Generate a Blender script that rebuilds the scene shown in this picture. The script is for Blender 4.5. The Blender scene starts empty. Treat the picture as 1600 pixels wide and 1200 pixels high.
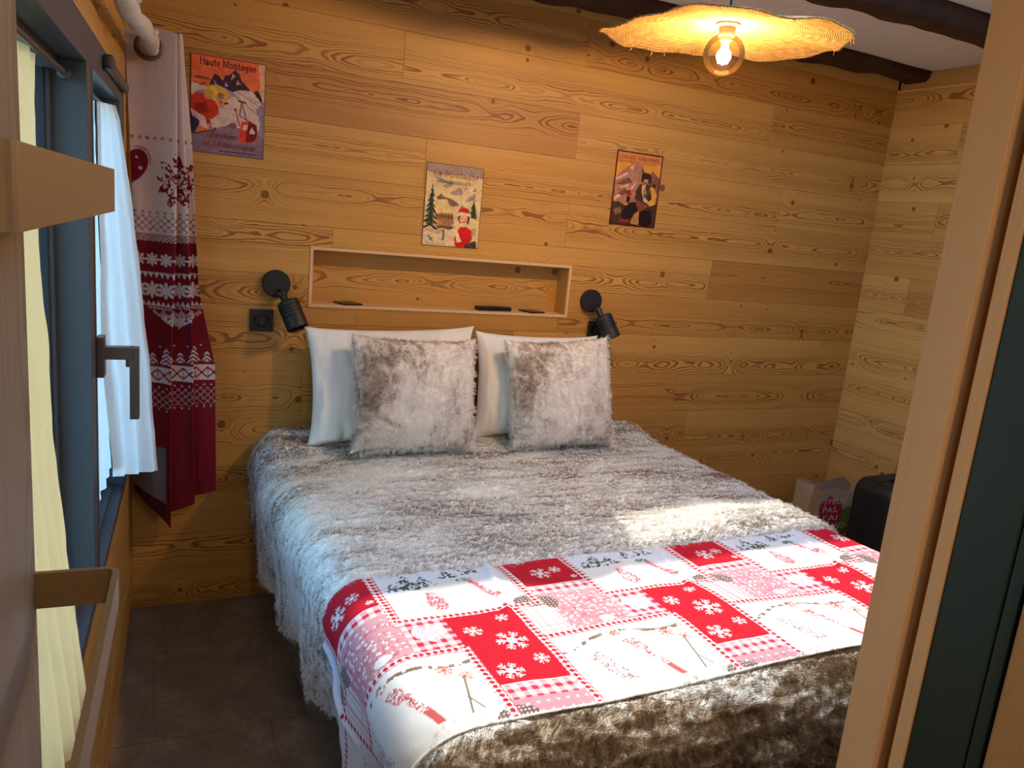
import bpy, bmesh, math, random
import numpy as np
from mathutils import Vector, Matrix

C = bpy.context.scene.collection
R_ = random.Random(7)
# ------------------------------------------------------------------ camera, sky, sun, exposure
cam_d = bpy.data.cameras.new('camera')
cam = bpy.data.objects.new('camera', cam_d)
C.objects.link(cam)
Rm = [[0.907114106443489, -4.79758e-05, 0.4208847770940995],
      [-0.41020205920253233, -0.22397336079657176, 0.8840645928208475],
      [0.0942245642984492, -0.9745952654060085, -0.20318907483169285]]
M = Matrix([[Rm[i][0], -Rm[i][1], -Rm[i][2]] for i in range(3)]).to_4x4()
M.translation = (0.0805, -3.0, 1.5711)
cam.matrix_world = M
cam_d.sensor_fit = 'HORIZONTAL'
cam_d.sensor_width = 36.0
cam_d.lens = 27.0
cam_d.clip_start = 0.02
bpy.context.scene.camera = cam

wd = bpy.data.worlds.new('sky')
bpy.context.scene.world = wd
wd.use_nodes = True
wn, wl = wd.node_tree.nodes, wd.node_tree.links
bgn = wn['Background']
sky = wn.new('ShaderNodeTexSky')
sky.sky_type = 'NISHITA'
sky.sun_disc = False
sky.sun_elevation = math.radians(62)
sky.sun_rotation = math.radians(70)
sky.altitude = 1200
tint = wn.new('ShaderNodeMix'); tint.data_type = 'RGBA'; tint.blend_type = 'MULTIPLY'; tint.inputs[0].default_value = 1.0
tint.inputs[7].default_value = (0.56, 0.97, 1.20, 1)
wl.new(sky.outputs[0], tint.inputs[6]); wl.new(tint.outputs[2], bgn.inputs[0])
bgn.inputs[1].default_value = 1.75

SUN_DIR = Vector((-0.30, 0.03, -0.95)).normalized()
sd = bpy.data.lights.new('sun', 'SUN')
sd.energy = 3.8
sd.angle = math.radians(1.2)
sd.color = (1.0, 0.93, 0.80)
so = bpy.data.objects.new('sun', sd)
so.rotation_euler = SUN_DIR.to_track_quat('-Z', 'Y').to_euler()
so.location = (3, -2, 6)
C.objects.link(so)

vs = bpy.context.scene.view_settings
vs.view_transform = 'Standard'
vs.look = 'None'
vs.exposure = 0.18
vs.gamma = 1.0
vs.use_curve_mapping = False
bpy.context.scene.cycles.use_denoising = True
bpy.context.scene.cycles.max_bounces = 10
bpy.context.scene.cycles.transparent_max_bounces = 16
bpy.context.scene.cycles.sample_clamp_indirect = 6.0

# ------------------------------------------------------------------ numbers of the room
P = 0.18655                  # plank height
AL, AR = -0.0428, 0.0597     # how far the side walls splay
W = 3.527
ZC = 2.50                    # ceiling
FY = -2.331                  # inner face of the door wall
UL = Vector((math.sin(AL), -math.cos(AL), 0))   # along left wall, towards the door
UR = Vector((math.sin(AR), -math.cos(AR), 0))

# ------------------------------------------------------------------ helpers
def tag(o, label=None, cat=None, group=None, kind=None):
    if label: o['label'] = label
    if cat: o['category'] = cat
    if group: o['group'] = group
    if kind: o['kind'] = kind
    return o

def empty(name, loc=(0, 0, 0), rz=0.0):
    o = bpy.data.objects.new(name, None)
    o.empty_display_size = 0.05
    o.location = loc
    o.rotation_euler = (0, 0, rz)
    C.objects.link(o)
    return o

def link(name, me, mat=None, parent=None, smooth=False):
    o = bpy.data.objects.new(name, me)
    if mat:
        for m in (mat if isinstance(mat, (list, tuple)) else [mat]):
            me.materials.append(m)
    C.objects.link(o)
    if parent: o.parent = parent
    if smooth:
        me.polygons.foreach_set('use_smooth', np.ones(len(me.polygons), dtype=bool))
    return o

def obj(name, bm, mat=None, parent=None, smooth=False):
    me = bpy.data.meshes.new(name)
    bmesh.ops.recalc_face_normals(bm, faces=bm.faces)
    bm.to_mesh(me)
    bm.free()
    return link(name, me, mat, parent, smooth)

def autosmooth(o, ang=35):
    me = o.data
    me.polygons.foreach_set('use_smooth', np.ones(len(me.polygons), dtype=bool))
    me.set_sharp_from_angle(angle=math.radians(ang))
    return o

def box(bm, lo, hi, bev=0.0, mi=0):
    x0, y0, z0 = lo; x1, y1, z1 = hi
    vs_ = [bm.verts.new(v) for v in ((x0,y0,z0),(x1,y0,z0),(x1,y1,z0),(x0,y1,z0),(x0,y0,z1),(x1,y0,z1),(x1,y1,z1),(x0,y1,z1))]
    fs = [bm.faces.new([vs_[i] for i in f]) for f in ((0,3,2,1),(4,5,6,7),(0,1,5,4),(1,2,6,5),(2,3,7,6),(3,0,4,7))]
    for f in fs: f.material_index = mi
    if bev:
        es = list({e for f in fs for e in f.edges})
        bmesh.ops.bevel(bm, geom=es, offset=bev, segments=2, affect='EDGES', profile=0.6)
    return vs_

def bx(lo, hi, bev=0.0):
    bm = bmesh.new(); box(bm, lo, hi, bev); return bm

def tube(bm, pts, rad, n=12, cap=True):
    pts = [Vector(p) for p in pts]
    rads = rad if isinstance(rad, (list, tuple)) else [rad]*len(pts)
    rings = []
    up = Vector((0, 0, 1))
    for i, p in enumerate(pts):
        t = (pts[min(i+1, len(pts)-1)] - pts[max(i-1, 0)]).normalized()
        a = t.cross(up)
        if a.length < 1e-3: a = t.cross(Vector((0, 1, 0)))
        a.normalize(); b = a.cross(t).normalized()
        rings.append([bm.verts.new(p + (a*math.cos(2*math.pi*k/n) + b*math.sin(2*math.pi*k/n))*rads[i]) for k in range(n)])
    for i in range(len(rings)-1):
        for k in range(n):
            bm.faces.new((rings[i][k], rings[i][(k+1) % n], rings[i+1][(k+1) % n], rings[i+1][k]))
    if cap:
        bm.faces.new(rings[0]); bm.faces.new(rings[-1])

def lathe(bm, prof, n=32, mat=None):
    """prof: (radius, height) pairs around z; mat: optional Matrix"""
    rings = []
    for r, z in prof:
        if r < 1e-6:
            rings.append([bm.verts.new((0, 0, z))])
        else:
            rings.append([bm.verts.new((r*math.cos(2*math.pi*k/n), r*math.sin(2*math.pi*k/n), z)) for k in range(n)])
    for a, b in zip(rings, rings[1:]):
        for k in range(n):
            q = [a[k % len(a)], a[(k+1) % len(a)], b[(k+1) % len(b)], b[k % len(b)]]
            u = []
            for v in q:
                if v not in u: u.append(v)
            if len(u) >= 3: bm.faces.new(u)
    if mat is not None:
        bmesh.ops.transform(bm, matrix=mat, verts=[v for r_ in rings for v in r_])

def aim(loc, d):
    """matrix at loc whose z axis points along d"""
    m = Vector(d).normalized().to_track_quat('Z', 'Y').to_matrix().to_4x4()
    m.translation = loc
    return m

def grid_mesh(name, X, Y, Z, cols=None, extra=None, wrap=False):
    """X, Y, Z: (h, w) arrays"""
    h, w = X.shape
    co = np.stack([X, Y, Z], -1).reshape(-1, 3).astype(np.float32)
    idx = np.arange(h*w).reshape(h, w)
    a, b, c, d = idx[:-1, :-1], idx[:-1, 1:], idx[1:, 1:], idx[1:, :-1]
    f = np.stack([a, b, c, d], -1).reshape(-1, 4)
    me = bpy.data.meshes.new(name)
    me.vertices.add(len(co)); me.vertices.foreach_set('co', co.ravel())
    me.loops.add(f.size); me.loops.foreach_set('vertex_index', f.ravel().astype(np.int32))
    me.polygons.add(len(f)); me.polygons.foreach_set('loop_start', np.arange(0, f.size, 4, dtype=np.int32))
    me.update(calc_edges=True)
    if cols is not None:
        at = me.color_attributes.new('print', 'FLOAT_COLOR', 'POINT')
        c4 = np.ones((h*w, 4), np.float32); c4[:, :3] = cols.reshape(-1, 3)
        at.data.foreach_set('color', c4.ravel())
    if extra is not None:
        at = me.attributes.new('relief', 'FLOAT', 'POINT')
        at.data.foreach_set('value', extra.astype(np.float32).ravel())
    return me

_T = np.random.RandomState(5).rand(256, 256)
def vnoise(x, y, seed=0):
    x = np.asarray(x, float) + seed*17.37; y = np.asarray(y, float) + seed*41.19
    xi = np.floor(x).astype(int); yi = np.floor(y).astype(int)
    fx = x - xi; fy = y - yi
    fx = fx*fx*(3-2*fx); fy = fy*fy*(3-2*fy)
    g = lambda i, j: _T[i % 256, j % 256]
    return (g(xi, yi)*(1-fx) + g(xi+1, yi)*fx)*(1-fy) + (g(xi, yi+1)*(1-fx) + g(xi+1, yi+1)*fx)*fy

def fbm(x, y, seed=0, oct=4, gain=0.5):
    s = 0; a = 1; t = 0
    for o in range(oct):
        s = s + a*vnoise(x*2**o, y*2**o, seed+o*3); t += a; a *= gain
    return s/t

def relief_uv(me, val):
    uv = me.uv_layers.new(name='relief')
    vi = np.zeros(len(me.loops), np.int32); me.loops.foreach_get('vertex_index', vi)
    d = np.zeros((len(vi), 2), np.float32); d[:, 0] = val[vi]; uv.data.foreach_set('uv', d.ravel())

def srgb(r, g, b):
    return tuple((c/255/12.92 if c/255 <= 0.04045 else ((c/255+0.055)/1.055)**2.4) for c in (r, g, b))

# ------------------------------------------------------------------ node materials
class NT:
    def __init__(s, name):
        s.m = bpy.data.materials.new(name); s.m.use_nodes = True
        s.t = s.m.node_tree; s.t.nodes.clear()
        s.out = s.n('ShaderNodeOutputMaterial')
    def n(s, typ, **kw):
        nd = s.t.nodes.new(typ)
        for k, v in kw.items(): setattr(nd, k, v)
        return nd
    def set(s, sock, v):
        if hasattr(v, 'is_output') or isinstance(v, bpy.types.NodeSocket): s.t.links.new(v, sock)
        elif v is not None:
            if isinstance(v, (tuple, list)) and len(v) == 3 and sock.type == 'RGBA': v = (*v, 1)
            sock.default_value = v
    def math(s, op, a, b=None, c=None, clamp=False):
        nd = s.n('ShaderNodeMath', operation=op, use_clamp=clamp)
        for i, v in enumerate((a, b, c)):
            if v is not None: s.set(nd.inputs[i], v)
        return nd.outputs[0]
    def mix(s, f, a, b, mode='MIX'):
        nd = s.n('ShaderNodeMix', data_type='RGBA', blend_type=mode)
        s.set(nd.inputs[0], f); s.set(nd.inputs[6], a); s.set(nd.inputs[7], b)
        return nd.outputs[2]
    def noise(s, vec, scale=5.0, detail=3.0, rough=0.5, dist=0.0):
        nd = s.n('ShaderNodeTexNoise'); s.set(nd.inputs['Vector'], vec)
        nd.inputs['Scale'].default_value = scale; nd.inputs['Detail'].default_value = detail
        nd.inputs['Roughness'].default_value = rough; nd.inputs['Distortion'].default_value = dist
        return nd.outputs[0]
    def sep(s, v):
        nd = s.n('ShaderNodeSeparateXYZ'); s.set(nd.inputs[0], v); return nd.outputs
    def comb(s, x, y, z):
        nd = s.n('ShaderNodeCombineXYZ')
        for i, v in enumerate((x, y, z)): s.set(nd.inputs[i], v)
        return nd.outputs[0]
    def coord(s, which='Object'): return s.n('ShaderNodeTexCoord').outputs[which]
    def ramp(s, f, stops):
        nd = s.n('ShaderNodeValToRGB'); s.set(nd.inputs[0], f)
        e = nd.color_ramp.elements
        while len(e) < len(stops): e.new(0.5)
        for el, (p, c) in zip(e, stops): el.position = p; el.color = (*c, 1) if len(c) == 3 else c
        return nd.outputs[0]
    def smooth(s, v, a, b):
        nd = s.n('ShaderNodeMapRange', interpolation_type='SMOOTHSTEP')
        s.set(nd.inputs[0], v); s.set(nd.inputs[1], a); s.set(nd.inputs[2], b)
        return nd.outputs[0]
    def bump(s, h, strength=0.3, dist=0.002):
        nd = s.n('ShaderNodeBump'); s.set(nd.inputs['Height'], h)
        nd.inputs['Strength'].default_value = strength; nd.inputs['Distance'].default_value = dist
        return nd.outputs[0]
    def bsdf(s, col, rough=0.6, metal=0.0, normal=None, spec=0.4, **kw):
        nd = s.n('ShaderNodeBsdfPrincipled')
        s.set(nd.inputs['Base Color'], col); s.set(nd.inputs['Roughness'], rough)
        nd.inputs['Metallic'].default_value = metal
        nd.inputs['Specular IOR Level'].default_value = spec
        if normal is not None: s.set(nd.inputs['Normal'], normal)
        for k, v in kw.items(): s.set(nd.inputs[k], v)
        return nd.outputs[0]
    def done(s, sh):
        s.t.links.new(sh, s.out.inputs[0]); return s.m

def plain(name, col, rough=0.6, metal=0.0, var=0.12, scale=30, bump=0.0, spec=0.4):
    t = NT(name); v = t.coord()
    f = t.noise(v, scale, 3)
    c = t.mix(f, tuple(x*(1-var) for x in col), tuple(min(1, x*(1+var)) for x in col))
    nrm = t.bump(f, bump, 0.003) if bump else None
    return t.done(t.bsdf(c, rough, metal, nrm, spec))

def wood(name, light, dark, ring=0.0080, wander=0.26, knots=True, rough=0.5, contrast=0.8, use_seed=True, straight=0.0, axis='x', tone=True):
    """flat sawn board: rings of a trunk cut lengthwise, so the lines open into cathedrals"""
    t = NT(name)
    c = t.sep(t.coord())
    if axis == 'x': x, y = c[0], c[2]
    elif axis == 'z': x, y = c[2], t.math('ADD', c[0], c[1])
    else: x, y = c[1], c[0]
    if use_seed:
        oi = t.n('ShaderNodeObjectInfo'); k = t.n('ShaderNodeSeparateColor'); t.set(k.inputs[0], oi.outputs['Color'])
        tn, sx, sy = k.outputs[0], k.outputs[1], k.outputs[2]
    else:
        tn, sx, sy = 0.5, 0.37, 0.5
    xs = t.math('MULTIPLY_ADD', sx, 60.0, x)
    yc = t.math('SUBTRACT', y, t.math('MULTIPLY', t.math('SUBTRACT', sy, 0.5), 0.10))
    lane = t.math('MULTIPLY', sy, 31.0)
    dn = t.noise(t.comb(t.math('MULTIPLY', xs, 1.35), lane, 0.0), 1.0, 2.5, 0.6)
    d = t.math('MULTIPLY_ADD', t.math('SUBTRACT', dn, 0.5), wander, straight)
    wob = t.noise(t.comb(t.math('MULTIPLY', xs, 3.0), t.math('MULTIPLY', y, 11.0), lane), 1.0, 3.5, 0.6)
    r = t.math('SQRT', t.math('ADD', t.math('MULTIPLY', yc, yc), t.math('MULTIPLY', d, d)))
    r = t.math('MULTIPLY_ADD', t.math('SUBTRACT', wob, 0.5), 0.034, r)
    if knots:
        vor = t.n('ShaderNodeTexVoronoi'); vor.voronoi_dimensions = '2D'; vor.inputs['Scale'].default_value = 4.2; vor.inputs['Randomness'].default_value = 0.85
        t.set(vor.inputs['Vector'], t.comb(xs, t.math('MULTIPLY_ADD', sy, 23.0, y), 0.31))
        dist = t.math('DIVIDE', vor.outputs['Distance'], 4.2)
        vc = t.n('ShaderNodeSeparateColor'); t.set(vc.inputs[0], vor.outputs['Color'])
        act = t.math('GREATER_THAN', vc.outputs[0], 0.45)
        q = t.math('DIVIDE', dist, 0.048)
        fall = t.math('MULTIPLY', t.math('POWER', 2.718, t.math('MULTIPLY', t.math('MULTIPLY', q, q), -1.0)), act)
        r = t.math('MULTIPLY_ADD', fall, 0.040, r)
        rad = t.math('MULTIPLY_ADD', vc.outputs[1], 0.011, 0.0045)
        kn = t.math('MULTIPLY', t.math('SUBTRACT', 1.0, t.smooth(dist, t.math('MULTIPLY', rad, 0.75), t.math('MULTIPLY', rad, 1.15))), act)
        kring = t.math('MULTIPLY', t.math('MULTIPLY', t.smooth(dist, t.math('MULTIPLY', rad, 0.6), rad), kn), 1.0)
    rq = t.math('DIVIDE', r, ring); f = t.math('FRACT', rq)
    wn_ = t.n('ShaderNodeTexWhiteNoise', noise_dimensions='2D'); t.set(wn_.inputs['Vector'], t.comb(t.math('FLOOR', rq), lane, 0.0))
    bold = t.math('MULTIPLY_ADD', t.smooth(wn_.outputs['Value'], 0.05, 0.75), 0.85, 0.15)
    late = t.math('MULTIPLY', t.math('MULTIPLY', t.smooth(f, 0.35, 0.85), t.math('SUBTRACT', 1.0, t.smooth(f, 0.92, 1.0))), bold)
    fade = t.noise(t.comb(t.math('MULTIPLY', xs, 1.1), t.math('MULTIPLY', y, 9.0), t.math('ADD', lane, 7.0)), 1.0, 2.0)
    near = t.math('SUBTRACT', 1.0, t.smooth(t.math('ABSOLUTE', yc), 0.015, 0.085))
    amt = t.math('MULTIPLY', late, t.math('MULTIPLY', t.math('MULTIPLY_ADD', near, 0.75, 0.25), t.math('MULTIPLY_ADD', fade, 1.1, contrast - 0.12)), clamp=True)
    fib = t.noise(t.comb(t.math('MULTIPLY', xs, 14.0), t.math('MULTIPLY', y, 420.0), lane), 1.0, 2.0)
    base = t.mix(t.math('MULTIPLY', fib, 0.35), light, tuple(l*0.55 + k_*0.45 for l, k_ in zip(light, dark)))
    blot = t.noise(t.comb(t.math('MULTIPLY', xs, 1.3), t.math('MULTIPLY', y, 16.0), lane), 1.0, 2.0)
    base = t.mix(t.math('MULTIPLY', t.smooth(blot, 0.42, 0.72), 0.40), base, tuple(l*0.45 + k_*0.55 for l, k_ in zip(light, dark)))
    col = t.mix(amt, base, dark)
    if knots:
        col = t.mix(t.math('MULTIPLY', kn, 0.85), col, tuple(v*0.55 for v in dark))
        col = t.mix(t.math('MULTIPLY', kring, 0.6), col, tuple(v*0.22 for v in dark))
    if tone:
        hs = t.math('MULTIPLY_ADD', tn, 0.70, 0.65)
        col = t.mix(1.0, col, t.comb(t.math('POWER', hs, 0.65), hs, t.math('POWER', hs, 1.35)), 'MULTIPLY')
    nrm = t.bump(t.math('MULTIPLY_ADD', amt, -0.6, fib), 0.25, 0.0012)
    return t.done(t.bsdf(col, t.math('MULTIPLY_ADD', fib, 0.2, rough-0.1), 0.0, nrm, 0.35))

def tinted(o, tone=None):
    o.color = (R_.random() if tone is None else tone, R_.random(), R_.random(), 1)
    return o

M_ = {}
M_['plank'] = wood('larch_boards', (0.57, 0.298, 0.072), (0.24, 0.090, 0.013))
M_['plank_r'] = wood('larch_boards_side', (0.57, 0.335, 0.105), (0.26, 0.112, 0.024))
M_['jamb'] = wood('pale_straight_wood', (0.74, 0.42, 0.19), (0.57, 0.28, 0.105), ring=0.006, wander=0.05, knots=False, straight=0.4, axis='z', contrast=0.55, use_seed=False, tone=False)
M_['rawtrim'] = wood('raw_trim', (0.70, 0.46, 0.24), (0.55, 0.32, 0.14), ring=0.006, wander=0.04, knots=False, straight=0.3, use_seed=False, tone=False, contrast=0.5)
M_['leaf'] = wood('brown_door', (0.26, 0.18, 0.102), (0.155, 0.098, 0.05), ring=0.02, wander=0.3, knots=True, axis='z', use_seed=False, tone=False, contrast=0.5, rough=0.45)
M_['beam'] = plain('old_beam', (0.055, 0.022, 0.009), 0.8, var=0.7, scale=14, bump=0.8)
M_['gap'] = plain('dark_backing', (0.05, 0.025, 0.012), 0.9)  # dark backing behind the boards, visible through their joints
M_['white'] = plain('white_ceiling', (0.84, 0.83, 0.78), 0.85, var=0.03, scale=60, bump=0.1)
M_['frame'] = plain('anthracite_frame', (0.060, 0.064, 0.068), 0.38, 0.0, var=0.06, scale=200)
M_['gasket'] = plain('black_gasket', (0.012, 0.012, 0.013), 0.6)
M_['handle'] = plain('bronze_handle', (0.10, 0.085, 0.072), 0.35, 0.4, var=0.05)
M_['brass'] = plain('brushed_brass', (0.27, 0.175, 0.08), 0.40, 0.5, var=0.08, scale=120)
M_['black'] = plain('matt_black', (0.012, 0.012, 0.013), 0.5, var=0.1)
M_['blackgloss'] = plain('gloss_black', (0.010, 0.010, 0.011), 0.2, var=0.1)
M_['green'] = plain('dark_green_lacquer', (0.019, 0.028, 0.019), 0.42, var=0.08, scale=90)
M_['ground'] = plain('pale_gravel', (0.50, 0.50, 0.46), 0.9, scale=4)
M_['plaster'] = plain('hall_plaster', (0.45, 0.36, 0.28), 0.9, var=0.04)

def tile_mat():
    t = NT('slate_tile'); v = t.coord('Object')
    oi = t.n('ShaderNodeObjectInfo')
    vv = t.n('ShaderNodeVectorMath', operation='ADD'); t.set(vv.inputs[0], v); t.set(vv.inputs[1], oi.outputs['Location'])
    a = t.noise(vv.outputs[0], 7, 6, 0.65, 0.4); b = t.noise(vv.outputs[0], 45, 5, 0.7)
    m = t.math('MULTIPLY_ADD', b, 0.4, t.math('MULTIPLY', a, 0.6))
    c = t.ramp(m, [(0.3, (0.12, 0.078, 0.048)), (0.52, (0.21, 0.142, 0.092)), (0.72, (0.36, 0.27, 0.19))])
    return t.done(t.bsdf(c, t.math('MULTIPLY_ADD', b, 0.3, 0.4), 0, t.bump(m, 0.35, 0.003)))
M_['tile'] = tile_mat()
M_['grout'] = plain('grout', (0.32, 0.25, 0.18), 0.9)

def cloth_print(name, rough=0.85, weave=900, translucent=0.0, bump=0.25):
    t = NT(name)
    at = t.n('ShaderNodeAttribute', attribute_name='print')
    w = t.noise(t.coord(), weave, 2)
    col = t.mix(t.math('MULTIPLY', w, 0.22), at.outputs['Color'], (0.02, 0.015, 0.015))
    sh = t.bsdf(col, rough, 0, t.bump(w, bump, 0.0008), 0.2)
    if translucent:
        tr = t.n('ShaderNodeBsdfTranslucent'); t.set(tr.inputs[0], col)
        mx = t.n('ShaderNodeMixShader'); mx.inputs[0].default_value = translucent
        t.t.links.new(sh, mx.inputs[1]); t.t.links.new(tr.outputs[0], mx.inputs[2]); sh = mx.outputs[0]
    return t.done(sh)
M_['print'] = cloth_print('printed_cotton')
M_['curtain_print'] = cloth_print('printed_curtain', translucent=0.06)
M_['poster'] = cloth_print('printed_tin', 0.45, 300, bump=0.05)

def linen(name, col, trans=0.5):
    t = NT(name); c = t.sep(t.coord())
    h = t.noise(t.comb(t.math('MULTIPLY', c[2], 700), t.math('MULTIPLY', c[1], 60), 0), 1, 2)
    v = t.noise(t.comb(t.math('MULTIPLY', c[1], 700), t.math('MULTIPLY', c[2], 40), 3), 1, 2)
    f = t.math('MULTIPLY', t.math('ADD', h, v), 0.5)
    k = t.mix(f, tuple(x*0.80 for x in col), col)
    a = t.n('ShaderNodeBsdfDiffuse'); t.set(a.inputs[0], k); t.set(a.inputs[2], t.bump(f, 0.3, 0.001))
    b = t.n('ShaderNodeBsdfTranslucent'); t.set(b.inputs[0], k)
    mx = t.n('ShaderNodeMixShader'); mx.inputs[0].default_value = trans
    t.t.links.new(a.outputs[0], mx.inputs[1]); t.t.links.new(b.outputs[0], mx.inputs[2])
    return t.done(mx.outputs[0])
M_['linen_white'] = linen('white_linen', (0.72, 0.72, 0.69), 0.36)
M_['linen_warmlit'] = linen('warmlit_linen', (0.84, 0.50, 0.21), 0.36)  # same cloth as the white linen, warm light put into its colour

def fur_mat(name, pale, mid, dark, sx=3.0, sy=9.0, hair=False, shift=0.0, foot_shade_head_tone=False, rk=0.2):
    t = NT(name); c = t.sep(t.coord())
    rel = t.n('ShaderNodeAttribute', attribute_name='relief').outputs['Fac']
    p = t.comb(t.math('MULTIPLY', c[0], sx), t.math('MULTIPLY', c[1], sy), t.math('MULTIPLY', c[2], sy*0.6))
    a = t.noise(p, 1.0, 6, 0.66, 0.7)
    big = t.noise(t.comb(t.math('MULTIPLY', c[0], sx*0.55), t.math('MULTIPLY', c[1], sy*0.35), c[2]), 1.0, 2, 0.5)
    fine = t.noise(t.coord(), 220, 3)
    m = t.math('ADD', t.math('MULTIPLY', a, 0.75), t.math('MULTIPLY', big, 0.35))
    ends = t.math('ADD', t.math('MULTIPLY', t.smooth(c[1], -1.80, -1.90), -0.24), t.math('MULTIPLY', t.smooth(c[1], -0.45, -0.05), -0.07)) if foot_shade_head_tone else 0.0  # foot drape's shade put into the colour; head end slightly browner fur
    if hair:
        hi = t.n('ShaderNodeHairInfo')
        uvn = t.n('ShaderNodeUVMap', uv_map='relief'); ru = t.sep(uvn.outputs[0])[0]
        m = t.math('ADD', m, t.math('MULTIPLY_ADD', t.math('SUBTRACT', ru, 0.40), rk, 0.0))
        m = t.math('ADD', m, t.math('MULTIPLY_ADD', hi.outputs['Intercept'], 0.24, t.math('MULTIPLY_ADD', hi.outputs['Random'], 0.08, t.math('ADD', ends, -0.15+shift))))
    else:
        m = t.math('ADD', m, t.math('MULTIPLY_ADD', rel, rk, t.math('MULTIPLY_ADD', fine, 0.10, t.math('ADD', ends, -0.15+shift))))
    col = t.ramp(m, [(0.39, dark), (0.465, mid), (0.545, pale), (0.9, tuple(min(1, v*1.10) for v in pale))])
    if hair:
        d = t.n('ShaderNodeBsdfDiffuse'); t.set(d.inputs[0], col)
        tr = t.n('ShaderNodeBsdfTranslucent'); t.set(tr.inputs[0], col)
        mx = t.n('ShaderNodeMixShader'); mx.inputs[0].default_value = 0.25
        t.t.links.new(d.outputs[0], mx.inputs[1]); t.t.links.new(tr.outputs[0], mx.inputs[2])
        return t.done(mx.outputs[0])
    return t.done(t.bsdf(col, 0.9, 0, t.bump(fine, 0.4, 0.003), 0.15))
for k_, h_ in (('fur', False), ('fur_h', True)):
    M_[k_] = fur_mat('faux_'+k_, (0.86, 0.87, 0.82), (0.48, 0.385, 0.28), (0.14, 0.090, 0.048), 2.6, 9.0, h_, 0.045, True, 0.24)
    M_[k_+'c'] = fur_mat('faux_cushion_'+k_, (0.85, 0.80, 0.74), (0.48, 0.38, 0.30), (0.17, 0.11, 0.075), 7.0, 8.0, h_, 0.05, False, 0.10)
def grow_fur(o, count, length, hmat, children=10, lean=(0, 0, 0), clump=0.5, rough=0.012, seed=1):
    o.data.materials.append(hmat)
    md = o.modifiers.new('fur', 'PARTICLE_SYSTEM'); ps = md.particle_system; s = ps.settings; ps.seed = seed
    s.type = 'HAIR'; s.count = count; s.use_advanced_hair = True
    s.emit_from = 'FACE'; s.use_emit_random = True; s.distribution = 'RAND'
    s.hair_step = 3; s.display_step = 2; s.render_step = 3
    k = length*0.16; s.hair_length = length; s.normal_factor = k*0.75; s.factor_random = k*0.6; s.object_align_factor = tuple(k*v for v in lean)
    s.material = len(o.data.materials)
    s.child_type = 'INTERPOLATED'; s.rendered_child_count = children; s.child_percent = 1
    s.clump_factor = clump; s.clump_shape = 0.2; s.roughness_1 = rough*0.5; s.roughness_1_size = 0.3; s.roughness_endpoint = rough
    s.child_length = 1.0; s.child_length_threshold = 0.0
    s.root_radius = 0.55; s.tip_radius = 0.15; s.radius_scale = 0.001
    return s
M_['cotton'] = plain('white_cotton', (0.80, 0.80, 0.76), 0.9, var=0.02, scale=300, bump=0.15)
M_['mattress'] = plain('mattress_ticking', (0.6, 0.58, 0.55), 0.9, var=0.03)

def glass_mat(name, tint=(0.93, 0.96, 0.95), refl=0.10):
    t = NT(name)
    a = t.n('ShaderNodeBsdfTransparent'); t.set(a.inputs[0], tint)
    b = t.n('ShaderNodeBsdfGlossy'); b.inputs['Roughness'].default_value = 0.03
    lw = t.n('ShaderNodeLayerWeight'); lw.inputs[0].default_value = 0.25
    mx = t.n('ShaderNodeMixShader')
    t.set(mx.inputs[0], t.math('MULTIPLY_ADD', lw.outputs['Fresnel'], 0.75, refl*0.3, clamp=True))
    t.t.links.new(a.outputs[0], mx.inputs[1]); t.t.links.new(b.outputs[0], mx.inputs[2])
    return t.done(mx.outputs[0])
M_['glass'] = glass_mat('window_glass')
M_['bulbglass'] = glass_mat('amber_glass', (1.0, 0.93, 0.78), 0.2)

def emit(name, col, s):
    t = NT(name); e = t.n('ShaderNodeEmission'); t.set(e.inputs[0], col); e.inputs[1].default_value = s
    return t.done(e.outputs[0])
M_['filament'] = emit('glowing_filament', (1.0, 0.66, 0.28), 260.0)
M_['raffia'] = None

# ------------------------------------------------------------------ planked walls
def rect_minus(r, h):
    x0, x1, z0, z1 = r; a0, a1, b0, b1 = h
    if a0 >= x1 or a1 <= x0 or b0 >= z1 or b1 <= z0: return [r]
    out = []
    if z0 < b0: out.append((x0, x1, z0, b0))
    if b1 < z1: out.append((x0, x1, b1, z1))
    m0, m1 = max(z0, b0), min(z1, b1)
    if x0 < a0: out.append((x0, a0, m0, m1))
    if a1 < x1: out.append((a1, x1, m0, m1))
    return out

def planked(parent, width, rows, mat, loc, rz, hole=None, gap=0.0006, depth=0.016, tones=None, ztop=None):
    """rows: {row index: [joint positions]}, row r spans z (11-r)P..(12-r)P; local x runs along the wall, local -y faces the room"""
    for r, joints in rows.items():
        z0, z1 = (11-r)*P, (12-r)*P
        if ztop: z1 = min(z1, ztop)
        ends = [0.0] + sorted(joints) + [width]
        for i in range(len(ends)-1):
            tone = (tones or {}).get((r, i), 0.25 + 0.5*R_.random())
            seed = (tone, R_.random(), R_.random(), 1)
            o_x, o_z = (ends[i]+ends[i+1])/2, (11.5-r)*P
            proud = R_.uniform(-0.0006, 0.0006)
            rects = [(ends[i], ends[i+1], z0, z1)]
            for h_ in ([] if not hole else hole if isinstance(hole, list) else [hole]):
                rects = [r2 for r1 in rects for r2 in rect_minus(r1, h_)]
            for q in rects:
                if q[1]-q[0] < 0.004 or q[3]-q[2] < 0.004: continue
                bm = bx((q[0]-o_x+gap, proud, q[2]-o_z+gap), (q[1]-o_x-gap, depth, q[3]-o_z-gap))
                o = obj('plank', bm, mat, parent)
                o.color = seed
                m = Matrix.Rotation(rz, 4, 'Z')
                o.location = Vector(loc) + m @ Vector((o_x, 0, o_z))
                o.rotation_euler = (0, 0, rz)

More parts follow.
